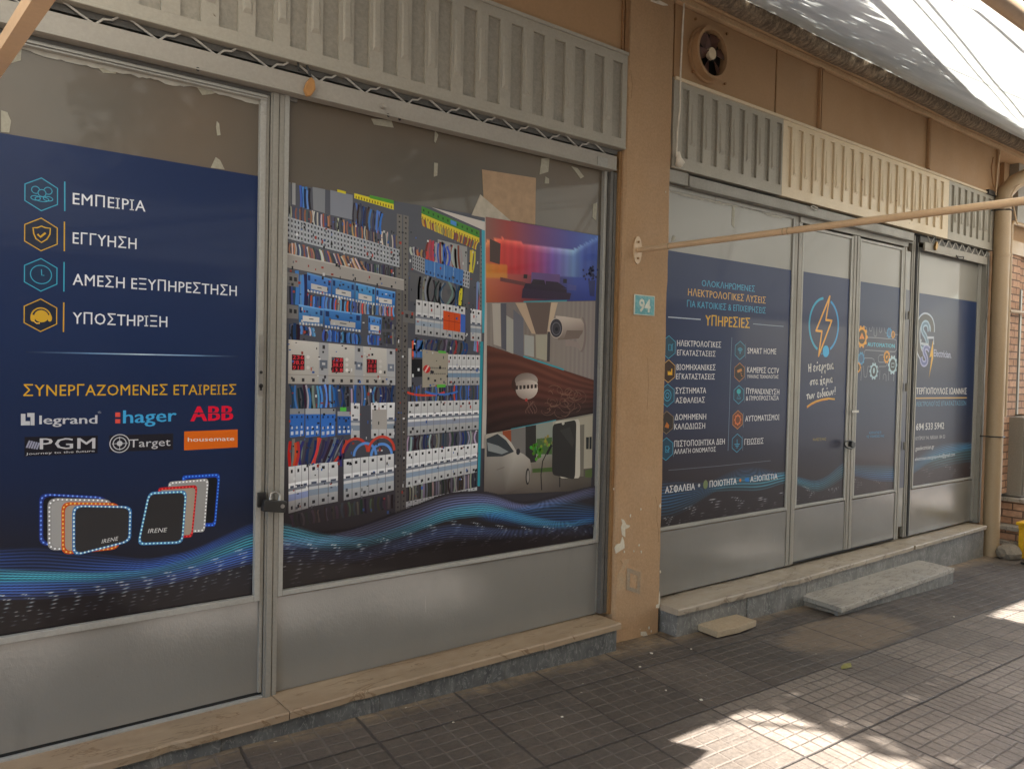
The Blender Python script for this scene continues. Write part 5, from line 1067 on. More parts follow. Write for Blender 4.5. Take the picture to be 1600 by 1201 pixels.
sh2 = thing('roller_shutter', 'rolled-up roller shutter above the right bay, cover part grey and part cream', 'roller shutter', (5.4, PY, Z0+1.0))
def cover2(x0, x1, f, pitch, cnt, m, ms, wide=0.054):
    b = MB(); s_ = MB(); shutter_cover(b, s_, x0, x1, Z0+1.082, Z0+1.560, f, pitch, cnt, wide=wide, zt=1.516, zb_=1.145)
    for k in range(cnt-1): ribs(b, f+pitch*k+wide+(pitch-wide)/2, PY, 1.448, 1.222)
    b.build('cover', m, sh2); s_.build('cover_panel', ms, sh2)
cover2(3.274, 4.290, 3.346, 0.1255, 8, M['box'], M['box_slot'])
cover2(4.292, 6.585, 4.335, 0.1235, 18, M['cream'], M['cream'])
cover2(6.587, 7.478, 6.625, 0.1195, 7, M['box'], M['box_slot'])
b = MB(); b.box(3.274, 7.478, PY-0.012, PY-0.0002, Z0+1.545, Z0+1.562); b.build('cover_trim', M['cream'], sh2, 0.002)
b = MB(); b.box(3.274, 7.48, -0.03, 0.10, Z0+1.070, Z0+1.081); b.build('slot', M['dark'], sh2)
b = MB(); b.box(3.44, 6.06, -0.060, -0.02, Z0+1.012, Z0+1.066); b.box(3.44, 6.06, -0.064, -0.020, Z0+1.004, Z0+1.0115); b.build('housing_rail', M['frame'], sh2, 0.002)
b = MB(); b.box(3.27, 3.438, -0.052, -0.02, Z0+1.010, Z0+1.078); b.build('end_cap', M['frame'], sh2, 0.002)
b = MB(); b.box(6.24, 7.40, -0.060, -0.046, Z0+0.955, Z0+1.020); b.build('bottom_bar', M['bar'], sh2, 0.0015)
b = MB(); x = 6.30
while x < 7.42:
    b.tube([(x, -0.05, Z0+1.075), (x+0.055, -0.05, Z0+1.022), (x+0.062, -0.05, Z0+1.022), (x+0.11, -0.05, Z0+1.075)], 0.0042, 6); x += 0.125
b.build('lattice_rod', M['wire'], sh2)
b = MB(); b.box(6.23, 7.478, -0.028, 0.10, Z0+1.021, Z0+1.069); b.build('slot', M['header'], sh2)
b = MB(); b.box(7.415, 7.440, -0.045, 0.02, Z0-1.28, Z0+1.07); b.box(7.455, 7.478, -0.045, 0.02, Z0-1.28, Z0+1.07); b.box(7.441, 7.454, -0.02, 0.02, Z0-1.28, Z0+1.07); b.build('guide_rail', M['frame'], sh2)
b = MB(); b.box(6.150, 6.172, -0.006, 0.02, Z0-1.262, Z0+1.07); b.box(6.1725, 6.1955, -0.010, 0.02, Z0-1.262, Z0+1.07); b.build('jamb', M['frame'], sh2)
b = MB(); b.box(6.1960, 6.2262, -0.0150, 0.02, Z0-1.262, Z0+1.07); b.build('rail_shade_strip', M['dark'], sh2)  # black strip standing in for the shaded side face of the guide rail
b = MB(); b.box(6.2265, 6.2400, -0.012, 0.02, Z0-1.262, Z0+1.07); b.build('guide_rail', M['frame_light'], sh2)

# ---------------------------------------------------------------- shopfronts
def strips(b, x0, x1, z0, z1, prof):           # moulded upright: prof = [(fraction start, fraction end, y)]
    for a, c_, y in prof: b.box(x0+(x1-x0)*a, x0+(x1-x0)*c_, y, 0.03, z0, z1)
zp = Z0-0.8755                                   # bottom of the films
def kick(parent, x0, x1, z0=Z0-1.262, name='kick_panel', y=-0.006):
    n1, n2 = 40, 14; vs = []; r = random.Random(int(x0*100))
    ph = r.uniform(0, 9)
    for j in range(n2+1):
        for i in range(n1+1):
            x = x0+(x1-x0)*i/n1; z = z0+(Z0-0.903-z0)*j/n2
            vs.append((x, y+0.0011*math.sin(x*7+ph)+0.0008*math.sin(z*17+x*3+ph), z))
    b = MB(); b.add(vs, [(j*(n1+1)+i, j*(n1+1)+i+1, (j+1)*(n1+1)+i+1, (j+1)*(n1+1)+i) for j in range(n2) for i in range(n1)], True)
    return b.build(name, M['kick'], parent)
def pane(parent, x0, x1, z0, z1, m): b = MB(); b.box(x0, x1, 0.0, 0.012, z0, z1); return b.build('glass_pane', m, parent)
def surround(parent, x0, x1, z0, z1, wd, m=None, name='glazing_bead', y=-0.022):
    b = MB(); b.box(x0-wd, x0, y, 0.011, z0-wd, z1+wd); b.box(x1, x1+wd, y, 0.011, z0-wd, z1+wd); b.box(x0+0.0002, x1-0.0002, y+0.001, 0.011, z0-wd, z0); b.box(x0+0.0002, x1-0.0002, y+0.001, 0.011, z1, z1+wd)
    return b.build(name, m or M['frame_light'], parent, 0.002)
sf1 = thing('shopfront', 'grey framed shopfront left of the pillar with navy film and a wide switchboard picture', 'shopfront', (1.5, 0.0, Z0-1.27))
XL = -0.55
pane(sf1, XL, 1.056, zp-0.01, Z0+0.965, M['glass_brown']); surround(sf1, XL, 1.056, zp-0.004, Z0+0.957, 0.022)
for i, (a, c_, y) in enumerate(((Z0+0.981, Z0+0.9945, -0.012),)):
    b = MB(); b.box(XL, 1.20, y, 0.03, a, c_); b.build('head_rail', M['header'], sf1)
b = MB(); b.box(XL-0.022, 1.078, -0.030, -0.0225, Z0+0.966, Z0+0.972); b.box(XL, 1.078, -0.026, -0.0225, Z0+0.958, Z0+0.962); b.build('head_moulding', M['frame_light'], sf1)
kick(sf1, XL, 1.090, Z0-1.252)
b = MB(); b.box(1.079, 1.092, -0.016, 0.02, Z0-1.252, Z0+0.980); b.build('door_stile', M['frame'], sf1, 0.002)
b = MB(); b.box(XL, 1.0915, -0.004, 0.02, Z0-1.2635, Z0-1.2525); b.build('door_gap', M['dark'], sf1)
b = MB(); b.box(XL, 1.0945, -0.020, 0.03, Z0-1.286, Z0-1.264); b.build('threshold', M['frame_light'], sf1, 0.002)
b = MB(); b.box(1.0923, 1.0955, -0.002, 0.02, Z0-1.28, Z0+0.99); b.build('door_gap', M['dark'], sf1)
b = MB(); strips(b, 1.0957, 1.146, Z0-1.280, Z0+0.994, ((0, .12, -.020), (.12, .55, -.026), (.55, .64, -.019), (.64, 1.0, -.023))); b.build('mullion', M['frame'], sf1, 0.0015)
kick(sf1, 1.147, 2.85, Z0-1.268)
pane(sf1, 1.166, 2.826, zp-0.01, Z0+1.05, M['glass_brown']); surround(sf1, 1.1665, 2.8255, zp-0.002, Z0+1.05, 0.0195)
b = MB(); b.box(2.8455, 2.8515, -0.012, 0.02, Z0-1.26, Z0+0.994); b.build('jamb', M['frame'], sf1)
b = MB(); b.box(2.8975, PX0-0.0005, -0.004, 0.11, Z0-1.27, Z0+1.05); b.build('jamb_gap', M['dark'], sf1)
M['brown_return'] = worn('dark_ochre_return', (0.30, 0.165, 0.065), (0.25, 0.13, 0.05), 0.8, 4)
b = MB(); b.box(PX0-0.020, PX0-0.0003, -0.050, -0.0045, Z0-1.27, Z0+1.10); b.build('jamb_trim', M['brown_return'], sf1)
for k in range(5):                               # chipped paint edge on the kick panel base
    pass
pL.build(['poster', 'lettering', 'icon', 'logo', 'picture'], sf1)
pM.build(['poster', 'picture'], sf1)
# tape scraps and papers seen behind the glass tops
M['tape'] = worn('old_tape', (0.36, 0.33, 0.25), (0.28, 0.25, 0.18), 0.5, 8)
M['paper_tan'] = plain('tan_paper', (0.40, 0.26, 0.15), 0.6); M['paper_cream'] = plain('cream_paper', (0.46, 0.40, 0.31), 0.6)
def film_bit(pts, m, nm='tape_scrap', y=-0.0012, parent=None):
    bb = MB(); bb.prism([W(*q) for q in pts], y-0.0008, 0.0004); return bb.build(nm, m, parent or sf1)
def A1(x, y): return (x*0.2875, y*0.2875)
def A2(x, y): return (400+x*0.2875, y*0.2875)
def A3(x, y): return (800+x*0.2875, y*0.2875)
film_bit([A1(*q) for q in ((10, 255), (118, 262), (112, 330), (60, 345), (12, 362))], M['tape']); film_bit([A1(*q) for q in ((6, 600), (40, 612), (60, 660), (50, 722), (6, 718))], M['tape'])
film_bit([A1(*q) for q in ((528, 345), (645, 372), (628, 402), (560, 398), (540, 378))], M['tape']); film_bit([A1(*q) for q in ((1068, 470), (1192, 500), (1150, 512), (1098, 518))], M['tape'])
film_bit([A1(*q) for q in ((1178, 660), (1190, 672), (1198, 735), (1180, 738), (1174, 690))], M['tape']); film_bit([A1(*q) for q in ((1145, 912), (1172, 855), (1196, 872), (1220, 922))], M['tape'])
film_bit([A2(*q) for q in ((625, 645), (735, 655), (747, 695), (640, 678))], M['tape']); film_bit([A2(*q) for q in ((972, 710), (990, 735), (975, 778), (968, 770))], M['tape']); film_bit([A2(*q) for q in ((968, 885), (988, 888), (984, 955), (966, 962))], M['tape'])
film_bit([A2(*q) for q in ((1228, 922), (1520, 968), (1516, 1240), (1240, 1150))], M['paper_tan'], 'paper'); film_bit([A2(*q) for q in ((1218, 1058), (1400, 1215), (1170, 1170))], M['paper_cream'], 'paper', -0.0022)
film_bit([A3(*q) for q in ((160, 862), (203, 858), (196, 935), (148, 950))], M['tape'])
film_bit([A3(*q) for q in ((180, 960), (200, 972), (200, 998), (176, 998))], M['tape']); film_bit([A3(*q) for q in ((322, 905), (355, 915), (390, 960), (372, 972))], M['tape']); film_bit([A3(*q) for q in ((440, 1110), (462, 1100), (455, 1200), (436, 1180))], M['tape'])

sf2 = thing('shopfront', 'grey framed shopfront right of the pillar with four navy film panels and double doors', 'shopfront', (5.3, 0.0, Z0-1.27))
pane(sf2, 3.272, 4.536, zp-0.01, Z0+0.985, M['glass_grey']); surround(sf2, 3.30, 4.535, zp-0.002, Z0+0.980, 0.021, y=-0.010)
pane(sf2, 4.663, 5.255, zp-0.01, Z0+0.94, M['glass_grey']); surround(sf2, 4.664, 5.2535, zp-0.002, Z0+0.935, 0.019, y=-0.010)
pane(sf2, 5.391, 5.985, zp-0.01, Z0+0.94, M['glass_grey']); surround(sf2, 5.392, 5.984, zp-0.002, Z0+0.935, 0.019, y=-0.010)
pane(sf2, 6.283, 7.358, zp-0.01, Z0+0.98, M['glass_grey']); surround(sf2, 6.284, 7.357, zp-0.002, Z0+0.97, 0.019, y=-0.010)
pane(sf2, 6.060, 6.149, zp-0.3, Z0+0.94, M['glass_grey'])
kick(sf2, 3.272, 4.60); kick(sf2, 4.606, 5.318, Z0-1.248); kick(sf2, 5.330, 6.058, Z0-1.248); kick(sf2, 6.2405, 7.415)
b = MB(); b.box(3.272, 4.58, -0.014, 0.03, Z0+1.002, Z0+1.0035); b.box(3.272, 6.149, -0.010, 0.03, Z0+1.0037, Z0+1.011); b.box(4.60, 6.06, -0.018, 0.03, Z0+0.966, Z0+1.003); b.build('head_rail', M['frame'], sf2)
b = MB(); strips(b, 4.5565, 4.644, Z0-1.262, Z0+1.000, ((0, .40, -0.0100), (.40, .46, -.006), (.46, .80, -0.0130), (.80, 1.0, -0.0090))); b.build('mullion', M['frame'], sf2, 0.0015)
b = MB(); strips(b, 5.2735, 5.3225, Z0-1.248, Z0+0.964, ((0, .35, -0.0090), (.35, 1, -0.0120))); b.build('door_stile', M['frame'], sf2, 0.0015)
b = MB(); strips(b, 5.3265, 5.3725, Z0-1.248, Z0+0.964, ((0, .55, -0.0150), (.55, 1, -0.0090))); b.build('door_stile', M['frame'], sf2, 0.0015)
b = MB(); b.box(5.3228, 5.3262, -0.003, 0.02, Z0-1.25, Z0+0.965); b.box(4.606, 6.06, -0.004, 0.02, Z0-1.262, Z0-1.2485); b.box(3.9, 4.55, -0.0055, 0.02, Z0-1.268, Z0-1.2625); b.build('door_gap', M['dark'], sf2)
b = MB(); strips(b, 6.0032, 6.058, Z0-1.262, Z0+0.990, ((0, .5, -0.0100), (.5, .56, -.006), (.56, 1.0, -0.0120))); b.build('door_stile', M['frame'], sf2, 0.0015)
b = MB(); b.box(7.3765, 7.4148, -0.011, 0.02, Z0-1.262, Z0+0.99); b.build('jamb', M['frame_light'], sf2)
b = MB(); b.box(7.479, 7.56, -0.035, 0.10, Z0-1.35, Z0+1.56); b.build('jamb', M['brown_return'], sf2)
for z in (Z0-0.10, Z0-0.55, Z0+0.45):
    b = MB(); b.tube([(6.105, -0.020, z-0.03), (6.105, -0.020, z+0.03)], 0.011, 10); b.build('hinge', M['frame'], sf2)
b = MB(); b.box(5.28, 5.372, -0.036, -0.0305, Z0-0.278, Z0-0.262); b.build('bolt', M['steel'], sf2)
# ragged sealant along the heads of the first panes
M['sealant'] = plain('old_sealant', (0.42, 0.39, 0.33), 0.7)
def sealant(parent, xa, xb, z, seed, amp=0.010):
    r = random.Random(seed); n_ = int((xb-xa)/0.012); top_ = [(xa+(xb-xa)*i/n_, z+0.002) for i in range(n_+1)]; h_ = 0.5; bot_ = []
    for i in range(n_+1):
        h_ = min(1, max(0.05, h_+r.uniform(-.3, .3))); bot_.append((xa+(xb-xa)*i/n_, z-amp*h_))
    bb = MB(); vs = [(x, -0.0035, z_) for x, z_ in top_+bot_]; bb.add(vs, [(i, i+1, n_+2+i, n_+1+i) for i in range(n_)]); bb.build('sealant', M['sealant'], parent)
sealant(sf1, XL+0.3, 1.055, Z0+0.957, 3, 0.016); sealant(sf2, 3.30, 4.53, Z0+0.980, 6, 0.016)
b = MB(); c_ = W3(1273, 326, -0.07); b.tube([c_+Vector((-0.05, 0, 0.004)), c_+Vector((-0.02, 0, 0.016)), c_+Vector((0.03, 0, 0.008)), c_+Vector((0.045, 0, -0.006)), c_+Vector((0.0, 0, -0.008)), c_+Vector((-0.045, 0, 0.002))], 0.004, 6); b.build('wire_loop', M['wire'], sh2)
b = MB(); c_ = W3(1500, 403, -0.066); b.tube([c_+Vector((-0.07, 0, 0.012)), c_+Vector((0.0, 0, 0.010)), c_+Vector((0.07, 0, 0.018)), c_+Vector((0.06, 0, -0.006)), c_+Vector((-0.03, 0, -0.008)), c_+Vector((-0.07, 0, 0.010))], 0.004, 6); b.build('wire_loop', M['black'], sh2)
# little scrap film in the side strip
b = MB(); b.box(6.062, 6.148, -0.0025, -0.0005, zp-0.0, Z0+0.645); M['film_plain'] = plain('navy_film', (0.050, 0.056, 0.085), 0.3); b.build('side_film', M['film_plain'], sf2)
for p_, nm in ((pR1, ['poster', 'lettering', 'icon']), (pR2, ['poster', 'logo', 'lettering']), (pR3, ['poster', 'picture', 'lettering']), (pR4, ['poster', 'logo', 'lettering'])): p_.build(nm, sf2)
film_bit([(1144, 322), (1148, 322), (1147, 356), (1143, 352)], M['tape'], parent=sf2); film_bit([(1052, 368), (1056, 372), (1051, 378), (1048, 375)], M['tape'], parent=sf2)

# ---------------------------------------------------------------- padlocks
def padlock(name, label, c, w_, h_, mat_body, rot, y):
    x, z = W(*c, y); t = thing(name, label, 'padlock', (x, y, z))
    m3 = Matrix.Rotation(rot, 3, 'Y'); b = MB(); b.rot_box((x, y, z), w_, 0.026, h_, m3); b.build('body', mat_body, t, 0.004)
    return t, x, y, z, m3
t, x, y, z, m3 = padlock('padlock', 'black armoured padlock closing the left door at its mullion', (428, 790), 0.088, 0.044, M['black'], R_(9), -0.055)
b = MB(); P_ = [(-0.018, 0, 0.018), (-0.018, 0.006, 0.042), (0, 0.012, 0.052), (0.018, 0.006, 0.042), (0.018, 0, 0.018)]
b.tube([Vector((x, y, z))+m3@Vector(q) for q in P_], 0.0055, 8); b.build('shackle', M['steel'], t)
b = MB(); b.box(x-0.052, x-0.022, -0.034, -0.022, z-0.005, z+0.050); b.build('hasp', M['black'], t, 0.002)
b = MB(); b.ring((x+0.028, z-0.002), 0.0, 0.008, y-0.015, y-0.012, 16); b.build('keyhole_cover', M['steel'], t)
b = MB(); b.box(1.062, 1.078, -0.0245, -0.0222, Z0-0.02-0.11, Z0-0.02+0.11); b.build('lock_plate', M['steel'], sf1)
b = MB(); b.ring((1.070, Z0-0.045), 0, 0.006, -0.0255, -0.0246, 12); b.build('keyhole', M['black'], sf1); b = MB(); b.ring((1.070, Z0-0.095), 0, 0.008, -0.0262, -0.0246, 12); b.box(1.066, 1.074, -0.0262, -0.0246, Z0-0.112, Z0-0.096); b.build('keyhole', M['black'], sf1)
t, x, y, z, m3 = padlock('padlock', 'small dark round padlock on the chain of the double doors', (1331, 694), 0.050, 0.040, M['black'], 0.3, -0.055)
b = MB(); b.tube([(x-0.03+0.065*math.sin(a)*1, y+0.01*math.cos(a), z+0.026*math.cos(a)) for a in np.linspace(0, 6.28, 20)], 0.006, 8); b.build('chain', M['black'], t)
def hang_lock(label, c, y, m):
    x, z = W(*c, y); t = thing('padlock', label, 'padlock', (x, y, z)); b = MB()
    P_ = [(0.004, 0.036), (0.020, 0.024), (0.024, -0.006), (0.006, -0.034), (-0.012, -0.038), (-0.024, -0.016), (-0.014, 0.012)]
    b.prism([(x+a*0.92, z+q) for a, q in P_], y-0.010, y+0.006); b.build('body', m, t, 0.003)
    b = MB(); b.tube([(x-0.040, y, z+0.052), (x-0.044, y+0.006, z+0.085), (x-0.028, y+0.016, z+0.096), (x-0.008, y+0.01, z+0.086), (x+0.006, y, z+0.04)], 0.0042, 8); b.build('shackle', M['black'], t); return t
hang_lock('brown open padlock hanging from the lattice over the left bay', (483, 136), -0.072, M['orange_tag'])
hang_lock('brass open padlock hanging from the lattice over the far right pane', (1462, 384), -0.072, M['brass'])

# ---------------------------------------------------------------- sills, step, loose slab
def sill(nm, label, x0, x1, yf0, yf1, zt, th, m, mr, joints, zr=-0.4, seed=1):
    t = thing(nm, label, 'sill', ((x0+x1)/2, -0.1, zt)); r = random.Random(seed)
    xs_ = [x0]+joints+[x1]
    for i in range(len(xs_)-1):
        a, c_ = xs_[i]+(0.0015 if i else 0), xs_[i+1]-0.0015; dz = r.uniform(-0.003, 0.0)
        n_ = max(6, int((c_-a)/0.05)); P_ = []; yy = lambda x: yf0+(yf1-yf0)*(x-x0)/(x1-x0)
        b = MB(); vs = []
        for k in range(n_+1):
            x = a+(c_-a)*k/n_; ch = r.uniform(0, 0.003)+(0.010 if r.random() < 0.04 else 0); y = yy(x)+ch
            vs += [(x, 0.03, zt+dz), (x, y+0.004, zt+dz), (x, y, zt+dz-0.005-ch*0.4), (x, y+r.uniform(0, 0.002), zt+dz-th), (x, 0.03, zt+dz-th)]
        b.add(vs, [(k*5+i_, k*5+i_+1, (k+1)*5+i_+1, (k+1)*5+i_) for k in range(n_) for i_ in range(4)])
        b.add(vs[:5], [(0, 1, 2, 3, 4)]); b.add(vs[-5:], [(4, 3, 2, 1, 0)])
        b.build('slab', m, t)
    yy = lambda x: yf0+(yf1-yf0)*(x-x0)/(x1-x0)
    for i in range(int((x1-x0)/0.62)+1):
        a = x0+0.012+i*0.62; c_ = min(a+0.618, x1-0.012)
        if c_-a < 0.02: continue
        b = MB(); y = yy((a+c_)/2)+0.022+r.uniform(-0.002, 0.002); b.box(a, c_, y, 0.05, zr, zt-th-0.0035); b.build('riser', mr, t, 0.002)
    return t
sill('window_sill', 'stained tan marble sill on a dark grey riser under the left shopfront', -1.6, 2.862, -0.215, -0.182, Z0-1.270, 0.030, M['sill_l'], M['riser'], [-0.2, 1.13, 2.35], seed=3)
sill('window_sill', 'cream marble sill on a grey riser under the first right-hand panel beside the pillar', 3.275, 4.535, -0.198, -0.212, Z0-1.275, 0.032, M['sill_r'], M['riser_r'], [], seed=5)
sill('window_sill', 'long cream marble sill under the double doors and far pane', 4.540, 7.37, -0.196, -0.145, Z0-1.279, 0.030, M['sill_r'], M['riser_r'], [6.02], seed=9)
st = thing('entrance_step', 'low grey marble step slab set on the pavement before the double doors', 'step', (5.3, -0.3, G(5.3)))
b = MB(); zt = Z0-1.402; b.add([(4.49, -0.165, zt), (4.45, -0.462, zt), (6.08, -0.420, zt), (6.11, -0.150, zt)]+[(4.49, -0.165, zt-.03), (4.45, -0.462, zt-.03), (6.08, -0.420, zt-.03), (6.11, -0.150, zt-.03)],
    [(0, 1, 2, 3), (7, 6, 5, 4), (0, 4, 5, 1), (1, 5, 6, 2), (2, 6, 7, 3), (3, 7, 4, 0)]); b.build('tread', M['tread'], st, 0.003)
b = MB(); b.box(4.50, 6.05, -0.40, -0.18, -0.3, zt-0.0305)
b.build('base', M['concrete'], st)
b = MB(); b.box(4.475, 6.055, -0.424, -0.402, -0.3, zt-0.0306); b.build('riser', M['riser_r'], st, 0.002)
b = MB(); za_ = G(3.6)+0.045; b.add([(3.467, -0.160, za_), (3.456, -0.315, za_), (3.62, -0.335, za_), (3.798, -0.321, za_), (3.80, -0.186, za_)]+[(3.467, -0.160, za_-.034), (3.456, -0.315, za_-.034), (3.62, -0.335, za_-.034), (3.798, -0.321, za_-.034), (3.80, -0.186, za_-.034)],
    [(0, 1, 2, 3, 4), (9, 8, 7, 6, 5)]+[(i, (i+1) % 5, (i+1) % 5+5, i+5) for i in range(5)])
c0 = thing('loose_slab', 'small tan board lying on the pavement against the grey riser right of the pillar', 'slab', (3.62, -0.25, G(3.6)))
b.build('board', M['tile'], c0, 0.003); b = MB(); b.box(3.49, 3.77, -0.29, -0.2, G(3.6)-0.01, za_-0.0345); b.build('foot', M['concrete'], c0)

# ---------------------------------------------------------------- number plate
x, z = W(1006, 477, PY)
sg = thing('house_number_sign', 'small turquoise enamel house number plate reading 94 on the pillar', 'number plate', (x, PY, z))
M['turq'] = worn('turquoise_enamel', (0.13, 0.36, 0.38), (0.10, 0.29, 0.32), 0.25, 20, (1, 1, 1), (0.4, 0.8), 0.1, 0.05); M['cream_sign'] = plain('cream_enamel_rim', (0.60, 0.62, 0.52), 0.3)
b = MB(); b.box(x-0.078, x+0.078, PY-0.006, PY-0.0005, z-0.053, z+0.053); b.build('plate', M['cream_sign'], sg, 0.002)
b = MB(); b.box(x-0.072, x+0.072, PY-0.0072, PY-0.0062, z-0.048, z+0.048); b.build('face', M['turq'], sg)
v, f = glyphs('94', 0.03); x0_, x1_ = v[:, 0].min(), v[:, 0].max()
b = MB(); b.add([(x-0.045+(q[0]-x0_)/(x1_-x0_)*0.088, PY-0.0080, z-0.033+q[1]/CAPH*0.062) for q in v], f); b.build('digits', M['cream_sign'], sg)

# ---------------------------------------------------------------- awning
aw = thing('awning', 'pale cloth awning reaching over the pavement above both bays, part in leaf shade', 'awning', (4.5, -0.2, Z0+2.0))
AX0, AX1 = -0.9, 11.0
YW, ZW, YF, ZF_ = -0.19, Z0+2.055, -2.37, Z0+0.610
nx, ny = 120, 24; vs = []
for j in range(ny+1):
    for i in range(nx+1):
        t = j/ny; x = AX0+(AX1-AX0)*i/nx
        sag = -0.006*math.sin(math.pi*t)+0.0012*math.sin(x*5+t*4)
        vs.append((x, YW+(YF-YW)*t, ZW+(ZF_-ZW)*t+sag))
b = MB(); b.add(vs, [(j*(nx+1)+i, j*(nx+1)+i+1, (j+1)*(nx+1)+i+1, (j+1)*(nx+1)+i) for j in range(ny) for i in range(nx)], True)
b.build('cloth', M['cloth'], aw)
b = MB(); vs = []; n1 = 160                          # scalloped strip out of view, added to shade one edge of the sun patch
for i in range(n1+1):
    x = 1.74+(2.945-1.74)*i/n1; d = 0.20+0.035*abs(math.sin((x-2.945)*math.pi/0.34)); vs += [(x, YF-0.03, ZF_+0.01), (x, YF-0.035+0.01*math.sin(x*9), ZF_-d)]
b.add(vs, [(2*i, 2*i+1, 2*i+3, 2*i+2) for i in range(n1)], True); b.build('shade_valance', M['cloth'], aw)
b = MB(); b.tube([(AX0-0.05, YF-0.005, ZF_-0.012), (AX1+0.05, YF-0.005, ZF_-0.012)], 0.016, 12); b.build('front_bar', M['pole'], aw)
b = MB(); rr_ = random.Random(4); P_ = []; rad = []
for i in range(260):
    x = 3.0+(AX1-3.0)*i/259; P_.append((x, YW+0.030+0.004*math.sin(x*7)+rr_.uniform(-.0006, .0006), ZW-0.020+rr_.uniform(-.0006, .0006))); rad.append(0.062+0.004*math.sin(x*3.1)+rr_.uniform(-0.0008, 0.0008))
b.tube(P_, rad, 14); b.build('roller', M['roll'], aw)
def arm(label_x, p0, p1, r):
    b = MB(); b.tube([p0, p1], r, 14); a = b.build('arm', M['pole'], aw)
    b = MB(); P_ = [(p0[0]+0.030*math.cos(a_)*1.0, p0[2]+0.072*math.sin(a_)) for a_ in np.linspace(0, 2*math.pi, 17)[:-1]]
    b.prism(P_, PY-0.008, PY-0.0003); b.tube([(p0[0], PY-0.008, p0[2]), (p0[0], PY-0.035, p0[2])], 0.014, 10); b.tube([(p0[0]-0.02, PY-0.028, p0[2]), (p0[0]+0.02, PY-0.028, p0[2])], 0.007, 8)
    b.build('bracket', M['pole'], aw)
    for dz in (0.042, -0.042):
        b = MB(); b.tube([(p0[0], PY-0.009, p0[2]+dz), (p0[0], PY-0.014, p0[2]+dz)], 0.006, 8); b.build('screw', M['brown_return'], aw)
px_, pz_ = W(1003, 390, -0.11)

b = MB(); q0 = Vector((px_, -0.105, pz_)); q1 = Vector((px_+0.06, YF+0.02, pz_-0.005))
for t_ in (0.08, 0.36, 0.37): b.tube([q0+(q1-q0)*t_, q0+(q1-q0)*(t_+0.003)], 0.0160, 14)
b.build('arm_collar', M['pipe'], aw)
arm(0, (px_, -0.105, pz_), (px_+0.06, YF+0.02, pz_-0.005), 0.0148)
A_ = W3(-75, 205, PY-0.03); 
d1 = W3(29.5, 46, -1.13)
dirv = (d1-A_).normalized()
b = MB(); tl = (YF-A_.y)/dirv.y; b.tube([A_, A_+dirv*tl], 0.021, 4); o_ = b.build('arm', M['pole'], aw); o_.data.polygons.foreach_set('use_smooth', [False]*len(o_.data.polygons))

# ---------------------------------------------------------------- drainpipe, cables, brackets
dp = thing('drainpipe', 'thick beige downpipe with an elbow at the far right end of the shopfront', 'drainpipe', (7.49, -0.133, G(7.5)))
b = MB(); b.tube([(7.49, -0.133, G(7.5)-0.05), (7.49, -0.133, Z0+1.52)], 0.064, 24); b.build('pipe', M['pipe'], dp)
b = MB(); b.tube([(7.49, -0.133, Z0+1.50), (7.495, -0.138, Z0+1.57), (7.55, -0.19, Z0+1.66), (7.66, -0.28, Z0+1.74), (7.84, -0.42, Z0+1.84)], 0.066, 24); b.build('elbow', M['pipe'], dp)
for z in (Z0+1.50, Z0+1.04): b = MB(); b.tube([(7.49, -0.133, z-0.012), (7.49, -0.133, z+0.012)], 0.068, 24); b.build('joint', M['pipe'], dp)
for z in (Z0+1.42, Z0-0.52):
    b = MB(); b.tube([(7.40, -0.05, z), (7.42, -0.13, z), (7.45, -0.195, z), (7.51, -0.202, z), (7.60, -0.15, z), (7.66, -0.06, z)], 0.006, 6); b.build('clamp', M['black'], dp)
x, z = W(1551, 302, -0.09); b = MB(); b.box(x-0.10, x+0.10, -0.10, -0.077, z-0.018, z+0.018); tag(b.build('wall_bracket', M['black'], None, 0, (x, -0.09, z)), 'short black iron bracket beside the downpipe below the cornice', 'bracket')
def cable(label, pts, r, m, y=None):
    b = MB(); P_ = [W3(*q) if len(q) == 3 and q[0] > 60 else Vector(q) for q in pts]; b.tube(P_, r, 7)
    o = b.build('cable', m, None, 0, tuple(P_[0])); tag(o, label, 'cable'); return o
cable('cream caulked cable in the corner right of the pillar, ending in a pale blob', [(1070, -12, -0.088), (1067, 40, -0.088), (1063.5, 110, -0.088), (1062.5, 170, -0.088), (1059, 200, -0.088), (1057, 245, -0.088)], 0.0048, M['white'])
b = MB(); c_ = W3(1062, 254, -0.094); b.tube([c_+Vector((-0.012, 0, 0.055)), c_+Vector((-0.008, 0, 0.02)), c_+Vector((0, -0.004, -0.008)), c_+Vector((0.012, 0, -0.022))], [0.007, 0.016, 0.028, 0.006], 10)
tag(b.build('caulk_blob', M['white'], None, 0, tuple(c_)), 'pale lump of filler at the foot of the corner cable right of the pillar', 'filler')
cable('thin cream wire crossing the last fascia board to the far bracket', [(1562, 242, -0.12), (1559, 262, -0.12), (1557, 290, -0.11), (1556, 305, -0.10)], 0.006, M['pole'])
cable('thin pale wire looping behind the downpipe elbow', [(1600, 285, -0.25), (1588, 292, -0.24), (1580, 305, -0.22), (1583, 320, -0.2), (1588, 345, -0.2), (1590, 350, -0.2)], 0.006, M['pole'])
cable('brown wire drooping at the right end of the last fascia board', [(1552, 246, -0.10), (1549, 262, -0.10), (1551, 285, -0.10), (1555, 300, -0.10)], 0.0045, M['board_dark'])
cable('vertical beige conduit between the far pane and the downpipe', [(1556, 400, -0.07), (1546, 560, -0.07), (1541, 700, -0.07), (1537, 812, -0.07)], 0.009, M['pipe'])
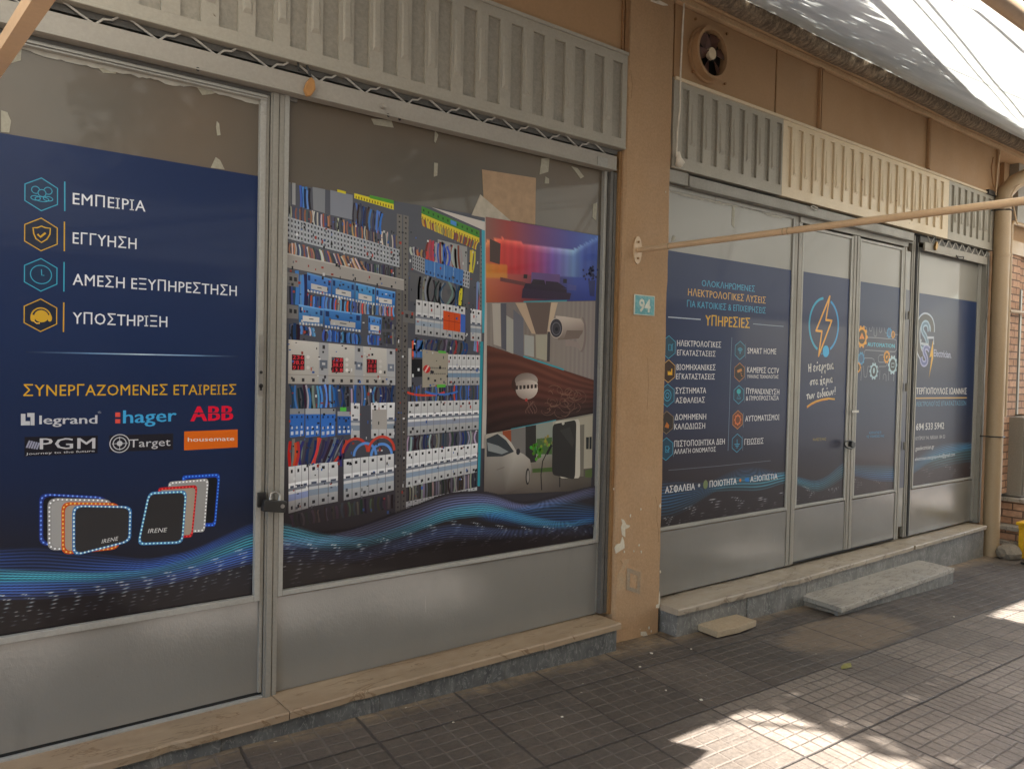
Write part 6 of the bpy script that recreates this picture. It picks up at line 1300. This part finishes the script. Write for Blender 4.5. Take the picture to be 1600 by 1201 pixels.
cable('black hose lying on the pavement near the neighbouring steps', [tuple(Vector((7.35, -0.42, G(7.35)+0.012))), (7.25, -0.60, G(7.3)+0.012), (7.3, -0.85, G(7.3)+0.012), (7.6, -1.1, G(7.6)+0.012), (8.4, -1.4, G(8.4)+0.012)], 0.011, M['black'])
# pale chips and a fallen leaf on the paving
r = random.Random(12)
for k in range(9):
    px0, py0 = r.choice([(r.uniform(560, 960), r.uniform(1060, 1180)), (r.uniform(880, 1180), r.uniform(1000, 1100)), (r.uniform(1330, 1500), r.uniform(925, 1000))])
    d = ray(px0, py0); t_ = (G(0)-CAM[2])/(d.z+0.03*d.x); c_ = Vector((d.x*t_, CAM[1]+d.y*t_, 0)); c_.z = G(c_.x)+0.002
    if c_.y > -0.23: continue
    a_ = r.uniform(0, 3); q_ = r.uniform(0.005, 0.011); bb = MB(); P_ = [c_+Vector((q_*r.uniform(.5, 1.1)*math.cos(a_+i*1.26), q_*r.uniform(.5, 1)*math.sin(a_+i*1.26), 0)) for i in range(5)]
    bb.add(P_+[p_+Vector((0, 0, 0.0025)) for p_ in P_], [(4, 3, 2, 1, 0), (5, 6, 7, 8, 9)]+[(i, (i+1) % 5, (i+1) % 5+5, i+5) for i in range(5)])
    tag(bb.build('paint_chip', M['white'], None, 0, tuple(c_)), 'tiny pale paint chip lying on the paving before the sills', 'paint chip', 'pale chips scattered on the paving')
M['dry_leaf'] = plain('dry_leaf', (0.24, 0.22, 0.06), 0.7)
c_ = Vector((*gxy_(1322, 1043), 0)); c_.z = G(c_.x)+0.004; bb = MB()
bb.add([c_+Vector(q_) for q_ in ((-0.045, 0, 0), (-0.015, -0.020, 0.006), (0.02, -0.018, 0.004), (0.05, 0.004, 0.010), (0.018, 0.020, 0.008), (-0.018, 0.016, 0.004))], [(0, 1, 5), (1, 2, 4, 5), (2, 3, 4)])
tag(bb.build('fallen_leaf', M['dry_leaf'], None, 0, tuple(c_)), 'single yellow green fallen leaf lying on the outer paving slabs', 'leaf')
# rubble at the pipe foot
b = MB(); c_ = Vector((7.50, -0.27, G(7.6)+0.06)); r = random.Random(2)
bm = bmesh.new(); bmesh.ops.create_icosphere(bm, subdivisions=2, radius=1)
vs = [c_+Vector((v.co.x*0.13*r.uniform(.85, 1.1), v.co.y*0.10*r.uniform(.85, 1.1), v.co.z*0.075*r.uniform(.85, 1.1))) for v in bm.verts]; fs = [tuple(v.index for v in f.verts) for f in bm.faces]; bm.free()
b.add(vs, fs); tag(b.build('concrete_lump', M['concrete'], None, 0, tuple(c_)), 'rough lump of broken concrete at the foot of the downpipe', 'rubble')

# ---------------------------------------------------------------- neighbouring building on the right
nb = thing('neighbouring_building', 'pinkish stone clad building beyond the downpipe with grille window and raised entrance', 'building', (9, 0.1, G(9)))
b = MB(); b.box(7.985, 14, 0.05, 0.4, -0.6, 9.0); b.build('wall', M['wall'], nb)
b = MB(); b.box(7.82, 8.13, -0.06, 0.049, Z0-1.06, Z0+1.22); b.build('stone_pier', M['veneer'], nb)
b = MB(); b.box(8.20, 8.9, -0.03, 0.049, Z0-0.35, Z0+1.1); b.build('window_recess', M['veneer'], nb)
b = MB(); b.box(8.135, 8.195, -0.035, 0.049, Z0-0.35, Z0+1.1); b.build('window_gap', M['dark'], nb)
b = MB(); b.box(8.165, 8.195, -0.062, -0.036, Z0-0.35, Z0+0.8); b.build('window_frame', M['frame_light'], nb)
b = MB(); b.box(7.84, 9.4, -0.08, -0.061, Z0+1.10, Z0+1.22); b.build('lintel', M['pipe'], nb)
b = MB(); b.tube([(7.80, -0.09, Z0-0.36), (7.80, -0.09, Z0+1.33), (7.83, -0.09, Z0+1.37), (9.0, -0.09, Z0+1.39)], 0.018, 10); b.tube([(7.80, -0.10, Z0+0.58), (9.0, -0.13, Z0+0.60)], 0.016, 10); b.build('conduit', M['pipe'], nb)
b = MB(); b.box(8.1, 9.4, -0.03, 0.049, Z0+1.42, Z0+2.0); b.build('panel', M['cabinet'], nb)
b = MB(); b.box(7.95, 10.5, -0.23, 0.049, Z0-1.33, Z0-1.13); b.box(7.85, 10.5, -0.46, 0.049, Z0-1.46, Z0-1.375); b.box(7.80, 10.5, -0.62, 0.049, -0.7, Z0-1.50); b.build('stone_steps', M['veneer'], nb)
b = MB(); b.box(7.93, 10.5, -0.25, 0.049, Z0-1.129, Z0-1.095); b.box(7.83, 10.5, -0.48, 0.049, Z0-1.374, Z0-1.335); b.box(7.78, 10.5, -0.64, 0.049, Z0-1.499, Z0-1.464); b.build('step_tread', M['tread'], nb, 0.003)
cbn = thing('meter_cabinet', 'grey metal meter cabinet standing on the ledge beyond the downpipe', 'cabinet', (8.2, -0.09, Z0-1.09))
b = MB(); b.box(8.0, 8.62, -0.178, 0.045, Z0-1.085, Z0-0.368); b.build('body', M['cabinet'], cbn, 0.004)
b = MB(); b.box(8.01, 8.61, -0.196, -0.179, Z0-1.07, Z0-0.38); b.build('door', M['cabinet'], cbn, 0.003)
b = MB(); b.box(8.04, 8.06, -0.206, -0.197, Z0-0.76, Z0-0.70); b.build('latch', M['black'], cbn)
ys = thing('plastic_stool', 'bright yellow plastic stool standing by the stone steps at the right edge', 'stool', (7.75, -0.42, G(7.7)))
gz = G(7.7)
b = MB(); b.box(7.60, 7.95, -0.64, -0.28, gz+0.285, gz+0.312); b.build('seat', M['yellow'], ys, 0.008)
for sx_, sy_ in ((7.64, -0.32), (7.91, -0.32), (7.64, -0.60), (7.91, -0.60)):
    b = MB(); b.rot_box((sx_, sy_, gz+0.128), 0.042, 0.042, 0.254); b.build('leg', M['yellow'], ys, 0.005)
b = MB(); b.box(7.615, 7.935, -0.625, -0.295, gz+0.2555, gz+0.2845); b.build('apron', M['yellow'], ys, 0.005)

# ---------------------------------------------------------------- street trees whose shade falls on awning and pavement
L = SUN
cl_n = (ZF_-ZW)/(YF-YW)
def sun_hit(p):
    """where the shadow of point p lands: ('cloth'|'ground', x, y)"""
    den = -L.z+cl_n*L.y                                  # moving along -L
    t = (p.z-(ZW+cl_n*(p.y-YW)))/(L.z-cl_n*L.y)
    q = p-L*t
    if t > 0 and YF-0.02 < q.y < YW and AX0 < q.x < AX1: return 'c', q.x, q.y
    t = p.z/L.z; q = p-L*t; return 'g', q.x, q.y
def lim(x): return np.interp(x, [1.0, 1.9, 2.6, 3.3, 4.0, 5.7, 8.0], [-1.95, -1.86, -1.66, -1.46, -1.26, -0.93, -0.5])   # edge of the tree's shade on the cloth
def in_poly(x, y, P_):
    c_ = False; j = len(P_)-1
    for i in range(len(P_)):
        if (P_[i][1] > y) != (P_[j][1] > y) and x < (P_[j][0]-P_[i][0])*(y-P_[i][1])/(P_[j][1]-P_[i][1])+P_[i][0]: c_ = not c_
        j = i
    return c_
def gxy(px, py):
    d = ray(px, py); t = (G(0)-CAM[2])/(d.z+0.03*d.x); return (d.x*t, CAM[1]+d.y*t)
patch1 = [(1.0, -0.6), (gxy(1172, 1095)), (gxy(1232, 1122)), (gxy(1318, 1150)), (gxy(1376, 1183)), (gxy(1480, 1260)), (2.2, -2.3), (1.0, -2.3)]
holes = [gxy(1200+a*0.2922, 850+b_*0.2922)+(c_,) for a, b_, c_ in ((915, 585, .055), (480, 703, .055), (885, 740, .06), (860, 620, .04), (710, 822, .06), (970, 775, .05), (655, 815, .04), (1100, 725, .05), (1210, 870, .07), (505, 955, .07), (595, 990, .05), (620, 1060, .07), (690, 1130, .07), (820, 1105, .04),
   (1070, 1165, .08), (1250, 790, .05), (960, 470, .035), (1120, 405, .05), (75, 890, .06), (190, 985, .06), (430, 950, .04), (880, 1180, .07), (760, 1190, .06), (1090, 470, .05), (560, 725, .03), (1350, 1030, .05), (1340, 700, .04), (60, 930, .04), (1265, 1120, .05))]
patch2 = [gxy(1548, 950), gxy(1570, 935), gxy(1700, 945), gxy(1700, 992), gxy(1600, 972), gxy(1565, 962)]
def leaf_bits(rnd, p, size):
    d = Vector((rnd.gauss(0, 1), rnd.gauss(0, 1), rnd.gauss(-0.5, 0.7))).normalized(); s_ = d.cross(Vector((rnd.gauss(0, 1), rnd.gauss(0, 1), rnd.gauss(0, 1)))).normalized()
    w_ = size*0.28; m_ = p+d*size*0.45+d.cross(s_)*size*0.06
    return [p, m_+s_*w_, p+d*size, m_-s_*w_]
def make_tree(label, tx, ty, crowns, nleaf, seed, height):
    rnd = random.Random(seed); t = thing('street_tree', label, 'tree', (tx, ty, G(tx)), 'street trees along the kerb')
    b = MB(); P_ = [(tx, ty, G(tx)-0.1), (tx+0.05, ty, 1.2), (tx-0.03, ty+0.06, 2.4), (tx+0.04, ty, 3.6), (tx, ty, height)]
    b.tube(P_, [0.19, 0.15, 0.13, 0.11, 0.05], 12)
    for c_, rad_ in crowns:
        k = rnd.uniform(2.6, 3.6); b.tube([(tx, ty, k), ((tx+c_[0])/2+rnd.uniform(-.2, .2), (ty+c_[1])/2, (k+c_[2])/2+0.25), c_], [0.045, 0.028, 0.008], 8)
    b.build('trunk', M['bark'], t)
    V = []; F = []
    def put(p, lo, hi):
        V2 = leaf_bits(rnd, p, rnd.uniform(lo, hi))
        for q_ in V2[::2]:
            k, hx, hy = sun_hit(q_)
            if k == 'c' and YF+0.14*(hx > 3.9) < hy < lim(hx)-0.01: return
            if k == 'g' and (in_poly(hx, hy, patch1) or in_poly(hx, hy, patch2) or any((hx-a)**2+(hy-b_)**2 < (c2*0.7)**2 for a, b_, c2 in holes)): return
        n_ = len(V); V.extend(V2); F.append((n_, n_+1, n_+2, n_+3))
    for k in range(nleaf//9):                    # leaf clusters spread through the canopy
        if rnd.random() < 0.62: g_ = Vector((rnd.uniform(0.8, 9.8), -0.85-2.9*rnd.random()**1.5, 0))
        else: x_ = rnd.uniform(0.8, 9.8); y_ = rnd.uniform(lim(x_), YW); g_ = Vector((x_, y_, ZW+cl_n*(y_-YW)))
        zc = rnd.uniform(4.5, 5.9); c_ = g_+L*((zc-g_.z)/L.z)
        if (c_.x > 6.8) != (tx > 6.8) or c_.y > -1.35: continue
        for _ in range(9): put(c_+Vector((rnd.gauss(0, .12), rnd.gauss(0, .12), rnd.gauss(0, .09))), 0.11, 0.17)
    b = MB(); b.add(V, F); b.build('crown', M['leaf'], t)
    return t
cr1 = [((3.6, -3.3, 5.0), (1.3, 1.1, .7)), ((5.0, -3.2, 5.2), (1.3, 1.1, .8)), ((4.2, -4.6, 5.3), (1.5, 1.2, .8)), ((3.0, -5.0, 5.0), (1.3, 1.2, .7)), ((5.4, -5.2, 5.2), (1.4, 1.2, .8)), ((3.2, -2.4, 4.7), (1.1, .6, .45)), ((4.6, -2.3, 4.8), (1.1, .6, .45))]
cr2 = [((6.4, -3.1, 5.1), (1.2, 1.1, .7)), ((8.0, -3.0, 5.2), (1.4, 1.1, .8)), ((7.2, -4.6, 5.3), (1.5, 1.3, .8)), ((6.0, -2.3, 4.8), (1.1, .6, .45)), ((7.4, -2.2, 4.8), (1.1, .6, .45)), ((8.6, -5.0, 5.2), (1.3, 1.2, .8)), ((9.6, -3.4, 5.2), (1.2, 1.2, .8))]
make_tree('leafy street tree rising over the middle of the awning, nearer the camera', 5.4, -4.9, cr1, 56000, 3, 5.2)
t2 = make_tree('leafy street tree over the far end of the awning, sprig hanging at the top right', 8.6, -4.9, cr2, 60000, 8, 5.2)
# sprig
sp = W3(1597, 22, -0.75); rnd = random.Random(5); b = MB(); b.tube([sp+Vector((0.4, -1.6, 1.6)), sp+Vector((0.1, -0.5, 0.7)), sp+Vector((0, 0, -0.12))], [0.02, 0.012, 0.004], 6); b.build('twig', M['bark'], t2)
V = []; F = []
for k in range(46):
    p = sp+Vector((rnd.uniform(-0.04, 0.16), rnd.uniform(-0.1, 0.05), rnd.uniform(-0.2, 0.35))); V2 = leaf_bits(rnd, p, rnd.uniform(0.09, 0.14)); n_ = len(V); V += V2; F.append((n_, n_+1, n_+2, n_+3))
b = MB(); b.add(V, F); b.build('leaf_sprig', M['leaf'], t2)

# ---------------------------------------------------------------- overhead cables (their shadows cross the awning)
def on_cloth(px, py):
    d = ray(px, py); c0 = Vector(CAM); t = (ZW+cl_n*(c0.y-YW)-c0.z)/(d.z-cl_n*d.y); return c0+d*t
def overhead(label, pts, h, r):
    P_ = [on_cloth(*q)+L*h for q in pts]; d = (P_[-1]-P_[0]).normalized(); P_ = [P_[0]-d*4]+P_+[P_[-1]+d*5]
    b = MB(); b.tube(P_, r, 8); tag(b.build('overhead_cable', M['black'], None, 0, tuple(P_[0])), label, 'cable', 'cables strung above the awning')
overhead('thick bundled overhead cable strung closest to the wall above the awning', [(1370, 0), (1530, 160), (1594, 212)], 1.5, 0.028)
overhead('thin straight overhead cable next out from the thick bundle', [(1430, 0), (1568, 160)], 0.9, 0.0045)
overhead('thin overhead cable second from the outer edge of the awning', [(1500, 60), (1598, 178)], 1.0, 0.006)
overhead('sagging overhead cable nearest the front bar of the awning', [(1488, 0), (1525, 15), (1560, 45), (1600, 82)], 0.9, 0.008)

# ---------------------------------------------------------------- across the street
ob = thing('apartment_building', 'pale rendered apartment building across the street', 'building', (3, -12, -0.1))
b = MB(); b.box(-14, 20, -17, -11.6, -0.5, 13); b.build('wall', M['far_wall'], ob)
for k in range(11):
    for j in range(4):
        x = -12+k*3; z = 0.6+j*3.1
        b = MB(); b.box(x, x+1.3, -11.62, -11.56, z, z+1.7); b.build('window', M['far_win'], ob)
for j in range(3):
    b = MB(); b.box(-12.5, 18, -11.6, -10.5, 3.2+j*3.1, 3.35+j*3.1); b.build('balcony', M['soffit'], ob)
